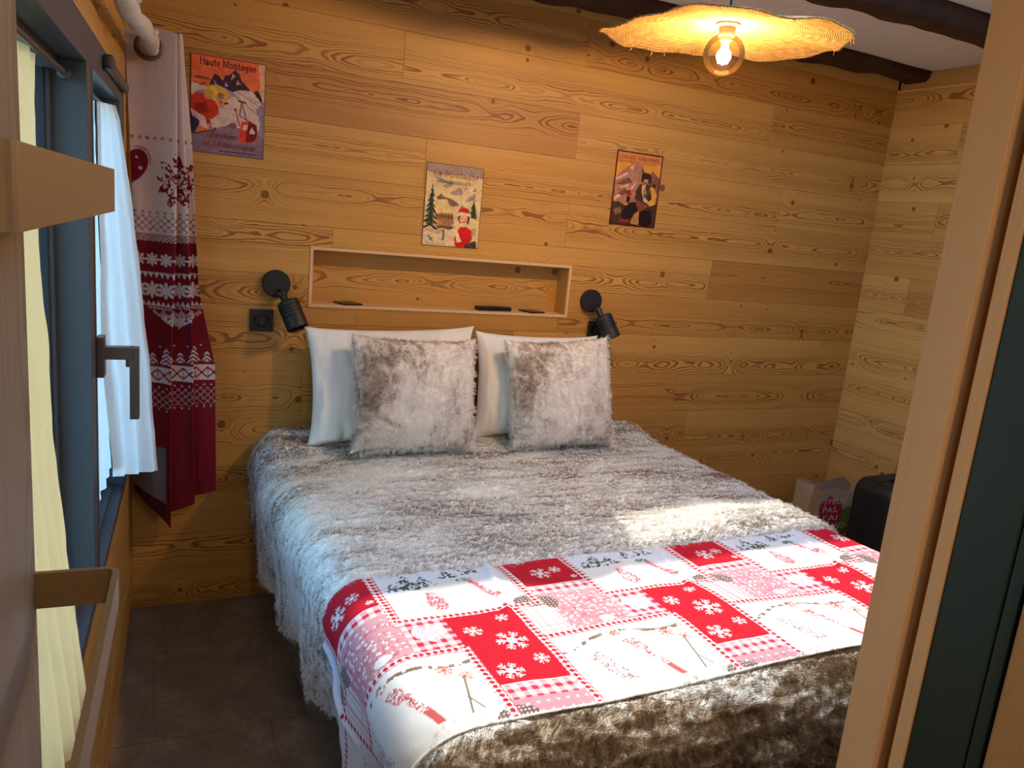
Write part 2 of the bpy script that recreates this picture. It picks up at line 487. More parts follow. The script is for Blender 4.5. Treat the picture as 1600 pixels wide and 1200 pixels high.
NX0, NX1, NZ0, NZ1 = 0.612, 1.745, 1.186, 1.417      # niche opening in the back wall
T_ = 0.016
# back wall: room face at y = 0; a niche is cut through it
bm = bmesh.new()
for q in rect_minus((-0.2, W+0.25, -0.05, 2.62), (NX0, NX1, NZ0, NZ1)):
    box(bm, (q[0], T_, q[2]), (q[1], 0.16, q[3]))
wb = tag(obj('wall_back', bm, M_['gap']), kind='structure')
rows_back = {-1: [1.707], 0: [0.929, 2.745], 1: [1.704], 2: [1.04, 2.869], 3: [1.697], 4: [0.694, 2.508], 5: [0.799, 1.705],
             6: [1.491, 3.308], 7: [0.60, 2.40], 8: [0.67, 2.486], 9: [1.30, 3.10], 10: [0.95, 2.77], 11: [1.72]}
planked(wb, W+0.02, rows_back, M_['plank'], (0, 0, 0), 0, (NX0, NX1, NZ0, NZ1),
        tones={(1, 0): 0.10, (1, 1): 0.55, (-1, 1): 0.18, (-1, 0): 0.35, (0, 0): 0.5, (0, 1): 0.55, (0, 2): 0.30, (2, 0): 0.62, (2, 1): 0.45, (3, 0): 0.50,
               (3, 1): 0.50, (4, 1): 0.58, (4, 2): 0.12, (5, 0): 0.30, (5, 1): 0.26, (5, 2): 0.30, (6, 0): 0.28, (6, 1): 0.58, (6, 2): 0.40, (7, 2): 0.35, (8, 1): 0.35, (8, 2): 0.50}, ztop=2.53)
# right wall: lower panelling proud of a recessed strip under the ceiling
rz_r = math.atan2(UR.y, UR.x)
wr = tag(obj('wall_right', bx((0, -0.0, -0.05), (2.45, 0.14, 2.62)), M_['gap']), kind='structure')
wr.location = (W, 0, 0) ; wr.rotation_euler = (0, 0, rz_r)
nr = Matrix.Rotation(rz_r, 4, 'Z') @ Vector((0, 1, 0))      # outward of the room for this wall
wr.location = Vector((W, 0, 0)) + nr*T_
rows_right = {-1: [], 0: [0.385], 1: [1.30], 2: [0.345], 3: [0.75], 4: [0.275], 5: [1.05], 6: [0.55], 7: [1.5], 8: [0.9], 9: [0.3, 2.1], 10: [1.2], 11: [0.6]}
class _Holder: pass
def wall_parented(parent, *a, **k):
    before = set(parent.children)
    planked(parent, *a, **k)
    bpy.context.view_layer.update()
    inv = parent.matrix_world.inverted()
    for o in parent.children:
        if o not in before: o.matrix_parent_inverse = inv
wall_parented(wr, 2.42, rows_right, M_['plank_r'], (W, 0, 0), rz_r, ztop=2.418, tones={(0, 0): 0.62, (1, 0): 0.7, (2, 0): 0.5, (3, 0): 0.45, (4, 0): 0.7, (5, 0): 0.75, (6, 0): 0.75, (7, 0): 0.7, (8, 0): 0.72, (9, 0): 0.7, (9, 1): 0.7})
o = obj('plank', bx((0.002, T_-0.003, 2.4186), (2.42, T_+0.001, ZC-0.001)), M_['plank_r'], wr); o.matrix_parent_inverse = wr.matrix_world.inverted(); o.location = (W, 0, 0); o.rotation_euler = (0, 0, rz_r); o.color = (0.5, 0.2, 0.9, 1)
bm = bx((0.0, -0.003, 2.410), (2.42, T_+0.002, 2.4185), 0.001)
o = obj('trim_1', bm, M_['rawtrim']); o.location = (W, 0, 0); o.rotation_euler = (0, 0, rz_r); tag(o, kind='structure')
# left wall with the window opening
rz_l = math.atan2(-UL.y, -UL.x)       # local x runs from the door towards the back corner
LL = 4.4                              # wall length
def left_local(s): return LL - s
WS0, WS1, WZ0, WZ1 = 0.285, 2.02, 0.622, 1.882
ORL = UL*LL
nl = Matrix.Rotation(rz_l, 4, 'Z') @ Vector((0, 1, 0))
bm = bmesh.new()
HS0, HS1, HZ0, HZ1 = 3.35, 4.0, 1.0, 2.12      # unseen glazed opening, added to light the door post
for q in rect_minus((0, LL+0.2, -0.05, 2.62), (left_local(WS1), left_local(WS0), WZ0, WZ1)):
    for q2 in rect_minus(q, (left_local(HS1), left_local(HS0), HZ0, HZ1)):
        box(bm, (q2[0], 0, q2[2]), (q2[1], 0.20, q2[3]))
wlft = tag(obj('wall_left', bm, M_['gap']), kind='structure')
wlft.location = ORL + nl*T_; wlft.rotation_euler = (0, 0, rz_l)
rows_left = {r: [left_local(s) for s in js if s < LL] for r, js in {-1: [1.6, 3.4], 0: [0.8, 2.6], 1: [1.6, 3.4], 2: [2.6], 3: [3.4], 4: [2.6], 5: [3.4], 6: [2.6], 7: [3.4], 8: [2.6], 9: [1.6, 3.4], 10: [0.8, 2.6], 11: [1.5, 3.3]}.items()}
HOLES = [(left_local(WS1), left_local(WS0), WZ0, WZ1), (left_local(HS1), left_local(HS0), HZ0, HZ1)]
wall_parented(wlft, LL, rows_left, M_['plank'], ORL, rz_l, HOLES, ztop=2.5)
bm = bmesh.new(); lo_, hi_ = [], []
for i in range(121):
    x = 0.005 + (W-0.01)*i/120; z = 2.418 + 0.040*(fbm(np.array([x*2.3]), np.array([4.0]), 6, 3)[0]-0.5)
    lo_.append([bm.verts.new((x, y, z)) for y in (-0.003, -0.0009)]); hi_.append([bm.verts.new((x, y, 2.497)) for y in (-0.003, -0.0009)])
for i in range(120):
    for k in (0, 1): bm.faces.new((lo_[i][k], lo_[i+1][k], hi_[i+1][k], hi_[i][k]))
    bm.faces.new((lo_[i][0], lo_[i+1][0], lo_[i+1][1], lo_[i][1]))
o = tag(obj('trim_6', bm, M_['plank']), kind='structure'); o.color = (0.85, 0.15, 0.5, 1)

# ------------------------------------------------------------------ floor of slate tiles
fl = tag(obj('floor', bx((-0.6, -4.5, -0.12), (4.3, 0.1, -0.007)), M_['grout']), kind='structure')
tp = 0.44
yrows = [0.02, -0.383] + [-0.383 - tp*k for k in range(1, 10)]
offs = [0.55, 0.074, 0.402, 0.20, 0.33, 0.05, 0.3, 0.12, 0.41, 0.22]
tile_mesh = {}
for i in range(len(yrows)-1):
    y1, y0 = yrows[i], yrows[i+1]
    k0 = -2
    for k in range(-2, 9):
        x0 = offs[i] + k*tp; x1 = x0 + tp
        if x1 < -0.25 or x0 > 3.75: continue
        key = round(y1-y0, 4)
        if key not in tile_mesh:
            b = bx((-tp/2+0.0018, -(y1-y0)/2+0.0018, -0.009), (tp/2-0.0018, (y1-y0)/2-0.0018, 0.0), 0.0)
            me = bpy.data.meshes.new('tile'); bmesh.ops.recalc_face_normals(b, faces=b.faces); b.to_mesh(me); b.free(); me.materials.append(M_['tile'])
            tile_mesh[key] = me
        o = bpy.data.objects.new('tile', tile_mesh[key]); C.objects.link(o); o.parent = fl
        o.location = ((x0+x1)/2, (y0+y1)/2, R_.uniform(-0.0005, 0.0005))

# ------------------------------------------------------------------ ceiling with an unseen roof window, assumed and shaped for the bed's sun patches
SX0, SX1 = 1.09, 2.95
SXB = 1.62
SYA, SYB, SYC, SYD = -2.05, -1.39, -1.27, -1.04
ce = tag(empty('ceiling'), kind='structure')
def cpanel(x0, x1, y0, y1):
    obj('panel', bx((x0+0.001, y0+0.001, ZC), (x1-0.001, y1-0.001, ZC+0.10)), M_['white'], ce)
for a, b_ in ((-0.4, 2.335), (2.335, 2.78), (2.78, 4.2)):
    cpanel(a, b_, SYD, 0.16)
cpanel(-0.4, SX0, SYA, SYB); cpanel(-0.4, SXB, SYB, SYD); cpanel(SX1, 4.2, SYA, SYD); cpanel(-0.4, 4.2, FY-0.06, SYA)
obj('backing', bx((-0.4, -0.98, ZC+0.10), (4.2, 0.2, ZC+0.13)), M_['gap'], ce)
sk = tag(empty('window_2'), kind='structure')
obj('frame', bx((SXB, SYB, ZC-0.0), (SX1, SYC, ZC+0.14), 0.004), M_['white'], sk)
obj('frame', bx((SX0-0.05, SYA-0.05, ZC+0.101), (SX0, SYD+0.05, ZC+0.16), 0.003), M_['white'], sk)
obj('frame', bx((SX1, SYA-0.05, ZC+0.101), (SX1+0.05, SYD+0.05, ZC+0.16), 0.003), M_['white'], sk)

# old roof beams
def old_beam(name, y0, y1, z0, z1, x0, x1, seed, label):
    n = 90
    bm = bmesh.new(); rings = []
    for i in range(n+1):
        x = x0 + (x1-x0)*i/n
        f = lambda a, s_: (fbm(np.array([x*a]), np.array([seed*3.1+s_]), seed, 4)[0]-0.5)
        ins = 0.018*abs(f(2.0, 1)) + 0.012*abs(f(7, 2))
        zb = z0 + 0.075*f(1.6, 3) + 0.03*f(6, 4); yf = y0 + 0.05*f(1.3, 5); ch = 0.018 + 0.03*abs(f(3, 6))
        rings.append([bm.verts.new(v) for v in ((x, yf, z1), (x, yf+ins, (z0+z1)/2+0.01), (x, yf+0.004, zb+ch), (x, yf+ch, zb), (x, y1-ch, zb+0.01*f(4, 7)), (x, y1, zb+ch), (x, y1, z1))])
    for a, b_ in zip(rings, rings[1:]):
        for k in range(7): bm.faces.new((a[k], a[(k+1) % 7], b_[(k+1) % 7], b_[k]))
    bm.faces.new(rings[0]); bm.faces.new(rings[-1])
    o = obj(name, bm, M_['beam'], None, True)
    return tag(o, label, 'beam', kind='thing')
old_beam('ceiling_beam', -0.17, -0.004, 2.445, 2.499, -0.01, 3.58, 3, 'dark rough beam lying along the top of the planked back wall')
old_beam('ceiling_beam', -0.90, -0.76, 2.425, 2.499, -0.04, 3.60, 8, 'dark rough beam crossing the white ceiling in front of the wall beam')

# ------------------------------------------------------------------ niche
ni = tag(empty('wall_niche', (0, 0, 0)), 'long shallow wooden niche framed in pale wood above the pillows', 'niche', kind='thing')
ND = 0.11
for nm, lo, hi in (('frame_strip', (NX0, -0.004, NZ0), (NX1, ND, NZ0+0.012)), ('frame_strip', (NX0, -0.004, NZ1-0.012), (NX1, ND, NZ1)),
                   ('frame_strip', (NX0, -0.004, NZ0+0.012), (NX0+0.012, ND, NZ1-0.012)), ('frame_strip', (NX1-0.012, -0.004, NZ0+0.012), (NX1, ND, NZ1-0.012))):
    obj(nm, bx(lo, hi, 0.0008), M_['rawtrim'], ni)
bm = bx((-(NX1-NX0)/2+0.012, 0, -(NZ1-NZ0)/2+0.012), ((NX1-NX0)/2-0.012, 0.012, (NZ1-NZ0)/2-0.012))
o = obj('back_board', bm, M_['plank'], ni); o.location = ((NX0+NX1)/2, ND-0.012, (NZ0+NZ1)/2); o.color = (0.5, 0.83, 0.45, 1)
for x0, x1 in ((NX0+0.012, NX0+0.0135), (NX1-0.0135, NX1-0.012)):
    o = obj('side_board', bx((x0, 0.004, NZ0+0.012), (x1, ND-0.012, NZ1-0.012)), M_['plank'], ni); o.color = (0.4, 0.2, 0.5, 1)
o = obj('top_board', bx((NX0+0.0135, 0.004, NZ1-0.0135), (NX1-0.0135, ND-0.012, NZ1-0.012)), M_['plank'], ni); o.color = (0.3, 0.55, 0.5, 1)
#MARK1
# ------------------------------------------------------------------ window on the left wall
def wb_(name, s0, s1, y0, y1, z0, z1, mat, parent, bev=0.0015):
    """box on the left wall: s from the corner, y outwards through the wall, z up (parent sits at ORL)"""
    return obj(name, bx((LL-s1, y0, z0), (LL-s0, y1, z1), bev), mat, parent)
w1 = tag(empty('window_1', ORL, rz_l), kind='structure')
FR = M_['frame']
# fixed frame
wb_('frame', WS0, WS1, -0.006, 0.10, 1.806, WZ1, FR, w1)
wb_('frame', WS0, WS1, -0.006, 0.10, WZ0, 0.652, FR, w1)
wb_('frame', WS0, 0.436, -0.006, 0.10, 0.652, 1.806, FR, w1)
wb_('frame', 1.062, 1.165, -0.006, 0.10, 0.652, 1.806, FR, w1)
wb_('frame', 1.93, WS1, -0.006, 0.10, 0.652, 1.806, FR, w1)
# face groove between the two sashes, then the stepped glazing beads
wb_('gasket', 1.092, 1.095, -0.0068, -0.004, 0.652, 1.806, M_['gasket'], w1, 0)
for a, b_ in ((0.436, 1.062), (1.165, 1.93)):
    wb_('bead', a, b_, 0.022, 0.10, 0.652, 0.664, FR, w1)
    wb_('bead', a, b_, 0.050, 0.10, 0.664, 0.684, FR, w1)
    wb_('bead', a, b_, 0.045, 0.10, 1.780, 1.806, FR, w1)
    wb_('bead', a, a+0.020, 0.058, 0.10, 0.684, 1.780, FR, w1)
    wb_('bead', b_-0.020, b_, 0.058, 0.10, 0.684, 1.780, FR, w1)
    wb_('gasket', a+0.020, a+0.026, 0.066, 0.080, 0.684, 1.780, M_['gasket'], w1, 0)
    wb_('gasket', b_-0.026, b_-0.020, 0.066, 0.080, 0.684, 1.780, M_['gasket'], w1, 0)
    wb_('gasket', a, b_, 0.048, 0.052, 0.6641, 0.668, M_['gasket'], w1, 0)
    wb_('pane', a+0.020, b_-0.020, 0.071, 0.077, 0.684, 1.780, M_['glass'], w1, 0)
bm = bmesh.new()      # stay arm along the top of the right sash
box(bm, (LL-0.80, -0.024, 1.838), (LL-0.34, -0.006, 1.862), 0.005)
box(bm, (LL-0.875, -0.030, 1.832), (LL-0.80, -0.006, 1.868), 0.010)
obj('stay_arm', bm, M_['handle'], w1)
bm = bmesh.new()
box(bm, (LL-1.088, -0.022, 1.145), (LL-1.046, -0.006, 1.238), 0.003)
bmh = obj('handle_rose', bm, M_['handle'], w1)
bm = bmesh.new()
box(bm, (LL-1.080, -0.082, 1.186), (LL-1.054, -0.020, 1.215), 0.002)
box(bm, (LL-1.079, -0.092, 1.045), (LL-1.055, -0.072, 1.215), 0.003)
box(bm, (LL-1.074, -0.074, 1.168), (LL-1.060, -0.064, 1.190), 0.002)
obj('handle', bm, M_['handle'], w1)

w3 = tag(empty('window_added', ORL, rz_l), kind='structure')  # added window out of view, lets daylight onto the door post
for a in ((HS0, HS0+0.06, HZ0, HZ1), (HS1-0.06, HS1, HZ0, HZ1), (HS0+0.06, HS1-0.06, HZ1-0.06, HZ1), (HS0+0.06, HS1-0.06, HZ0, HZ0+0.08)):
    wb_('frame', a[0], a[1], 0.0, 0.09, a[2], a[3], FR, w3)
wb_('pane', HS0+0.06, HS1-0.06, 0.05, 0.056, HZ0+0.08, HZ1-0.06, M_['glass'], w3, 0)
# ground outdoors
gd = tag(obj('ground', bx((-9, -9, -0.6), (-0.55, 4, -0.3)), M_['ground']), kind='structure')

# curtain rods with the two linen curtains of the window
def rod(name, s0, s1, y, z, rad, mat):
    bm = bmesh.new()
    tube(bm, [(LL-s0, y, z), (LL-s1, y, z)], rad, 10)
    for s_ in (s0, s1):
        lathe(bm, [(0, -0.012), (rad*1.9, -0.010), (rad*1.9, 0.010), (0, 0.012)], 12, aim((LL-s_, y, z), (1, 0, 0)))
    return bm

def sheet(name, left, right, mat, parent, nfold=5, amp=0.012, nz=120, nx=70, power=1.3, seed=1, hem=True):
    """cloth between two polylines of world points (top to bottom)"""
    def resample(pl, n):
        pl = np.array(pl, float); d = np.r_[0, np.cumsum(np.linalg.norm(np.diff(pl, axis=0), axis=1))]
        t = np.linspace(0, d[-1], n); return np.stack([np.interp(t, d, pl[:, i]) for i in range(3)], -1)
    L, Rr = resample(left, nz), resample(right, nz)
    u = np.linspace(0, 1, nx)[None, :]; v = np.linspace(0, 1, nz)[:, None]
    pts = L[:, None, :]*(1-u[..., None]) + Rr[:, None, :]*u[..., None]
    dirv = (Rr-L); dirv[:, 2] = 0; dirv /= np.linalg.norm(dirv, axis=1)[:, None]+1e-9
    nrm = np.stack([dirv[:, 1], -dirv[:, 0], 0*dirv[:, 0]], -1)
    ph = 2*np.pi*nfold*u + 1.2*np.sin(3*v+seed) + 2.0*(fbm(u*2+0*v, v*1.5+0*u, seed)-0.5)
    w = amp*(0.55+0.6*v**power)*np.sin(ph)*np.sin(np.pi*np.clip(u*1.0, 0, 1))**0.35
    w = w + 0.010*(fbm(u*5+0*v, v*7+0*u, seed+4)-0.5)
    pts = pts + nrm[:, None, :]*w[..., None]
    me = grid_mesh(name, pts[..., 0], pts[..., 1], pts[..., 2])
    o = link(name, me, mat, parent, True)
    return o

wc = tag(empty('window_curtain'), 'white linen curtain bulging into the room from the window pane beside the corner', 'curtain', 'linen curtains on the window panes')
WLp = [(-0.052, -0.72, 1.772), (-0.050, -0.72, 1.503), (-0.051, -0.72, 1.289), (-0.049, -0.72, 1.117), (-0.042, -0.72, 1.012), (-0.033, -0.72, 0.885), (-0.028, -0.72, 0.783)]
WRp = [(-0.024, -0.45, 1.791), (-0.012, -0.45, 1.749), (0.003, -0.45, 1.645), (0.019, -0.45, 1.503), (0.034, -0.45, 1.374), (0.047, -0.45, 1.242), (0.062, -0.45, 1.065), (0.075, -0.45, 0.883), (0.086, -0.45, 0.704)]
sheet('curtain_panel', WLp, WRp, M_['linen_white'], wc, 3, 0.010, seed=2)
def lp(s, n, z):  # world point at s along left wall, n into the room
    p = UL*s - nl*n; return (p.x, p.y, z)
sheet('curtain_panel', [lp(1.04, -0.045, 1.775), lp(1.035, -0.04, 1.2), lp(1.03, -0.01, 0.80)], [lp(0.70, -0.03, 1.775), lp(0.69, -0.02, 1.2), lp(0.68, -0.006, 0.80)], M_['linen_white'], wc, 4, 0.006, seed=5)
rb = obj('rod', rod('rod', 0.46, 1.05, 0.030, 1.785, 0.005, None), M_['handle'], wc); rb.location = ORL; rb.rotation_euler = (0, 0, rz_l)
bc = tag(empty('window_curtain'), 'linen curtain, warm light put into its colour, between the door and the window post', 'curtain', 'linen curtains on the window panes')
BRp = [lp(1.40, -0.045, 1.775), (-0.112, -1.352, 1.467), (-0.100, -1.37, 1.29), (-0.088, -1.45, 1.12), (-0.065, -1.51, 0.946), (-0.055, -1.50, 0.80), (-0.036, -1.546, 0.655)]
BLp = [lp(1.90, -0.045, 1.775), lp(1.90, -0.03, 1.3), lp(1.90, 0.0, 0.95), lp(1.88, 0.02, 0.655)]
sheet('curtain_panel', BLp, BRp, M_['linen_warmlit'], bc, 5, 0.010, seed=9)
rb = obj('rod', rod('rod', 1.19, 1.91, 0.030, 1.775, 0.006, None), M_['handle'], bc); rb.location = ORL; rb.rotation_euler = (0, 0, rz_l)

# ------------------------------------------------------------------ doorway: folded-back door on the left, pocket frame on the right
d1 = tag(empty('door_1', (-0.032, -2.14, 0), math.atan2(UL.y, UL.x)), 'brown wooden door folded back against the window wall', kind='structure')
# local x towards the camera, local y to the right of the wall direction (room side is +y)
obj('leaf', bx((0, -0.036, 0.02), (0.82, 0.0, 2.04), 0.002), M_['leaf'], d1)
def bar_handle(z, name='bar_handle'):
    bm = bmesh.new()
    h = 0.0195; t = 0.006; pr = 0.078; L = 0.46; r = 0.012; x0 = 0.004
    path = [(x0, 0.0)]
    path += [(x0, pr-r)] + [(x0 + r - r*math.cos(a), pr - r + r*math.sin(a)) for a in np.linspace(0.2, math.pi/2, 6)]
    path += [(x0+L-r + r*math.sin(a), pr - r + r*math.cos(a)) for a in np.linspace(0, math.pi/2-0.2, 6)] + [(x0+L, pr-r), (x0+L, 0.0)]
    n = len(path); ring = []
    for i, (x, y) in enumerate(path):
        a = Vector(path[max(i-1, 0)]); b_ = Vector(path[min(i+1, n-1)]); tn = (b_-a).normalized(); nv = Vector((tn.y, -tn.x))
        p = Vector((x, y))
        i_, o_ = p + nv*t, p
        ring.append([bm.verts.new((o_.x, o_.y, z-h)), bm.verts.new((o_.x, o_.y, z+h)), bm.verts.new((i_.x, i_.y, z+h)), bm.verts.new((i_.x, i_.y, z-h))])
    for a, b_ in zip(ring, ring[1:]):
        for k in range(4): bm.faces.new((a[k], a[(k+1) % 4], b_[(k+1) % 4], b_[k]))
    bm.faces.new(ring[0]); bm.faces.new(ring[-1])
    o = obj(name, bm, M_['brass'], d1); return o
bar_handle(1.5665); bar_handle(1.157)
JX = 0.976
tag(obj('trim_2', bx((JX, -2.386, 0.0), (JX+0.10, FY, 2.10), 0.002), M_['jamb']), kind='structure')
tag(obj('trim_3', bx((JX, -2.425, 0.0), (JX+0.10, -2.407, 2.10), 0.0015), M_['jamb']), kind='structure')
tag(obj('trim_4', bx((JX+0.05, -2.407, 0.0), (JX+0.10, -2.386, 2.10)), M_['leaf']), kind='structure')
d2 = tag(empty('door_2', (JX, -2.425, 0)), 'dark green door leaf in the right of the doorway', kind='structure')
obj('leaf', bx((0.004, -0.0725, 0.01), (0.04, -0.0005, 2.05), 0.002), M_['green'], d2)
obj('edge_strip', bx((0.004, -0.0905, 0.01), (0.04, -0.0755, 2.05), 0.001), M_['green'], d2)
obj('gasket', bx((0.012, -0.098, 0.01), (0.04, -0.0, 2.05)), M_['gasket'], d2)
tag(obj('trim_5', bx((JX-0.004, -2.60, 0.0), (JX+0.05, -2.5235, 2.10), 0.004), wood('amber_upright_wood', (0.44, 0.21, 0.07), (0.30, 0.13, 0.04), ring=0.006, wander=0.05, knots=False, straight=0.4, axis='z', contrast=0.5, use_seed=False, tone=False)), kind='structure')
bm = bmesh.new()
box(bm, (JX+0.10, -2.425, -0.02), (4.1, FY, 2.62)); box(bm, (-0.5, -2.425, 2.10), (JX+0.10, FY, 2.62)); box(bm, (-0.5, -2.425, 0), (-0.145, FY, 2.10))
tag(obj('wall_front', bm, M_['plaster']), kind='structure')
bm = bmesh.new(); box(bm, (JX+0.05, -4.45, -0.02), (JX+0.2, -2.53, 2.62)); box(bm, (-0.5, -4.45, -0.02), (JX+0.2, -4.30, 2.62))
tag(obj('wall_hall', bm, M_['plaster']), kind='structure')
tag(obj('ceiling_hall', bx((-0.5, -4.45, ZC), (JX+0.2, FY-0.055, ZC+0.1)), M_['white']), kind='structure')

# ------------------------------------------------------------------ printed tin posters
def inpoly(u, v, pts):
    m = np.zeros(u.shape, bool); n = len(pts); j = n-1
    for i in range(n):
        xi, yi = pts[i]; xj, yj = pts[j]
        c = ((yi > v) != (yj > v)) & (u < (xj-xi)*(v-yi)/(yj-yi+1e-12)+xi)
        m ^= c; j = i
    return m
class Art:
    def __init__(s, w, h, step):
        s.w, s.h = w, h
        nx, ny = int(w/step)+1, int(h/step)+1
        s.u, s.v = np.meshgrid(np.linspace(0, 1, nx), np.linspace(0, 1, ny))
        s.x, s.y = s.u*w, s.v*h
        s.c = np.zeros((ny, nx, 3))
        s.wu = s.u + 0.012*(fbm(s.u*9, s.v*12, 3)-0.5)*2; s.wv = s.v + 0.012*(fbm(s.u*9, s.v*12, 8)-0.5)*2
    def fill(s, m, col, var=0.0, seed=1, sc=18):
        c = np.array(srgb(*col))
        k = 1 + var*2*(fbm(s.u*sc, s.v*sc*1.3, seed)-0.5)
        s.c[m] = (c[None, None, :]*k[..., None])[m]
    def poly(s, pts, col, var=0.25, seed=1, rough=True, sc=18):
        s.fill(inpoly(s.wu if rough else s.u, s.wv if rough else s.v, pts), col, var, seed, sc)
    def disc(s, x, y, rx, ry, col, var=0.2, seed=2):
        s.fill(((s.wu-x)/rx)**2 + ((s.wv-y)/ry)**2 < 1, col, var, seed)
    def line(s, a, b, wd, col):
        ax, ay = a[0]*s.w, a[1]*s.h; bx_, by = b[0]*s.w, b[1]*s.h
        dx, dy = bx_-ax, by-ay; L = dx*dx+dy*dy+1e-12
        t = np.clip(((s.x-ax)*dx+(s.y-ay)*dy)/L, 0, 1)
        s.fill((s.x-ax-t*dx)**2+(s.y-ay-t*dy)**2 < wd*wd, col)
    def fir(s, x, y, w, h, dark=(45, 55, 45), snow=(225, 220, 200), seed=1):
        r = np.random.RandomState(seed); n = 8
        s.line((x, y), (x, y+h), 0.0012, dark)
        for i in range(n):
            f = i/n; yy = y+h*f; ww = w*(1-f)**0.8
            for sg in (-1, 1):
                s.poly([(x, yy+h*0.17), (x+sg*ww, yy-0.01), (x+sg*ww*0.5, yy-0.012), (x, yy+h*0.04)], dark, 0.5, seed+i)
                if r.rand() > 0.3: s.line((x+sg*ww*0.35, yy+h*0.07), (x+sg*ww*0.85, yy+h*0.012), 0.0013, snow)
    def edge(s, wd, col, var=0.2):
        m = (s.x < wd) | (s.x > s.w-wd) | (s.y < wd) | (s.y > s.h-wd); s.fill(m, col, var, 7)
    def mesh(s, name):
        s.c = np.clip(s.c*(1+0.55*(fbm(s.u*45, s.v*58, 81, 3)-0.5)+0.35*(fbm(s.u*12, s.v*16, 85, 3)-0.5))[..., None], 0, 1)
        return grid_mesh(name, s.x-s.w/2, np.zeros_like(s.x), s.y-s.h/2, s.c)

# slab-serif letters drawn as strokes (x-height 0.62, capitals 1.0)
def arc(cx, cy, rx, ry, a0, a1, n=10):
    return [(cx+rx*math.cos(math.radians(a)), cy+ry*math.sin(math.radians(a))) for a in np.linspace(a0, a1, n)]
GL = {
 'H': (0.86, [[(.17, 0), (.17, 1)], [(.69, 0), (.69, 1)], [(.17, .52), (.69, .52)]], [(.17, 0), (.17, 1), (.69, 0), (.69, 1)]),
 'M': (1.04, [[(.17, 0), (.17, 1)], [(.87, 0), (.87, 1)], [(.17, 1), (.52, .15), (.87, 1)]], [(.17, 0), (.13, 1), (.87, 0), (.91, 1)]),
 'L': (0.70, [[(.17, 0), (.17, 1)], [(.17, 0.04), (.62, 0.04), (.62, .25)]], [(.17, 0), (.17, 1)]),
 'T': (0.76, [[(.38, 0), (.38, 1)], [(.06, .75), (.06, .96), (.70, .96), (.70, .75)]], [(.38, 0)]),
 'a': (0.60, [[(.44, 0), (.44, .42)] + arc(.27, .42, .17, .18, 0, 150), arc(.26, .19, .17, .17, 40, 360)], [(.46, 0)]),
 'u': (0.66, [[(.15, .60), (.15, .22)] + arc(.32, .20, .17, .18, 180, 340), [(.50, 0), (.50, .60)]], [(.12, .60), (.47, .60), (.52, 0)]),
 't': (0.44, [[(.19, .85), (.19, .2)] + arc(.30, .17, .11, .14, 180, 320, 6), [(.04, .58), (.38, .58)]], []),
 'e': (0.58, [[(.12, .33), (.47, .33)] + arc(.29, .31, .18, .29, 5, 320, 16)], []),
 'o': (0.62, [arc(.31, .31, .20, .29, 0, 360, 20)], []),
 'n': (0.68, [[(.15, 0), (.15, .60)], [(.15, .42)] + arc(.33, .42, .18, .18, 160, 0, 8) + [(.51, 0)]], [(.15, 0), (.51, 0), (.11, .60)]),
 'g': (0.64, [arc(.28, .32, .18, .27, 0, 360, 18), [(.48, .60), (.48, -.12)] + arc(.30, -.12, .18, .16, 0, -150, 8)], [(.52, .60)]),
 'l': (0.34, [[(.17, 0), (.17, 1)]], [(.17, 0), (.12, 1)]),
 's': (0.50, [[(.40, .50)] + arc(.25, .45, .15, .14, 30, 230, 8) + arc(.25, .16, .16, .15, 60, -150, 10)], []),
 'i': (0.34, [[(.17, 0), (.17, .60)], [(.15, .86), (.19, .86)]], [(.17, 0), (.12, .60)]),
 'r': (0.50, [[(.17, 0), (.17, .60)], [(.17, .38)] + arc(.33, .40, .15, .18, 170, 50, 6)], [(.17, 0), (.12, .60)]),
 'p': (0.66, [[(.16, -.32), (.16, .60)], arc(.34, .31, .19, .29, 0, 360, 18)], [(.16, -.32), (.11, .60)]),
 'h': (0.68, [[(.15, 0), (.15, 1)], [(.15, .42)] + arc(.33, .42, .18, .18, 160, 0, 8) + [(.51, 0)]], [(.15, 0), (.51, 0), (.11, 1)]),
 'q': (0.66, [[(.50, -.32), (.50, .60)], arc(.32, .31, .19, .29, 0, 360, 18)], [(.50, -.32), (.54, .60)]),
 ' ': (0.34, [], []),
}
def slab_text(txt, height, width, x0, z0, thick=0.10, slope=0.0, y=-0.0009):
    """text as flat strokes; fitted to width"""
    adv = 0; items = []
    for ch in txt:
        acc = None; b = ch
        if ch in 'éè': acc = ch; b = 'e'
        g = GL[b]; st = [list(l) for l in g[1]]
        if acc: st.append([(.22, .74), (.40, .92)] if acc == 'é' else [(.38, .74), (.20, .92)])
        items.append((adv, st, g[2])); adv += g[0]
    k = width/adv; bm = bmesh.new()
    def quad(a, b, t):
        a, b = Vector(a), Vector(b); d = b-a
        if d.length < 1e-6: return
        d.normalize(); nrm = Vector((-d.y, d.x))*t/2; a = a-d*t*0.3; b = b+d*t*0.3
        vs4 = []
        for p in (a-nrm, b-nrm, b+nrm, a+nrm):
            vs4.append(bm.verts.new((x0+p.x, y, z0+p.y+slope*p.x)))
        bm.faces.new(vs4)
    for ax, st, sf in items:
        for pl in st:
            q = [((ax+p[0])*k, p[1]*height) for p in pl]
            for a, b in zip(q, q[1:]): quad(a, b, thick*height)
        for p in sf:
            cx, cy = (ax+p[0])*k, p[1]*height
            quad((cx-0.10*k, cy), (cx+0.10*k, cy), thick*height*0.6)
    return bm
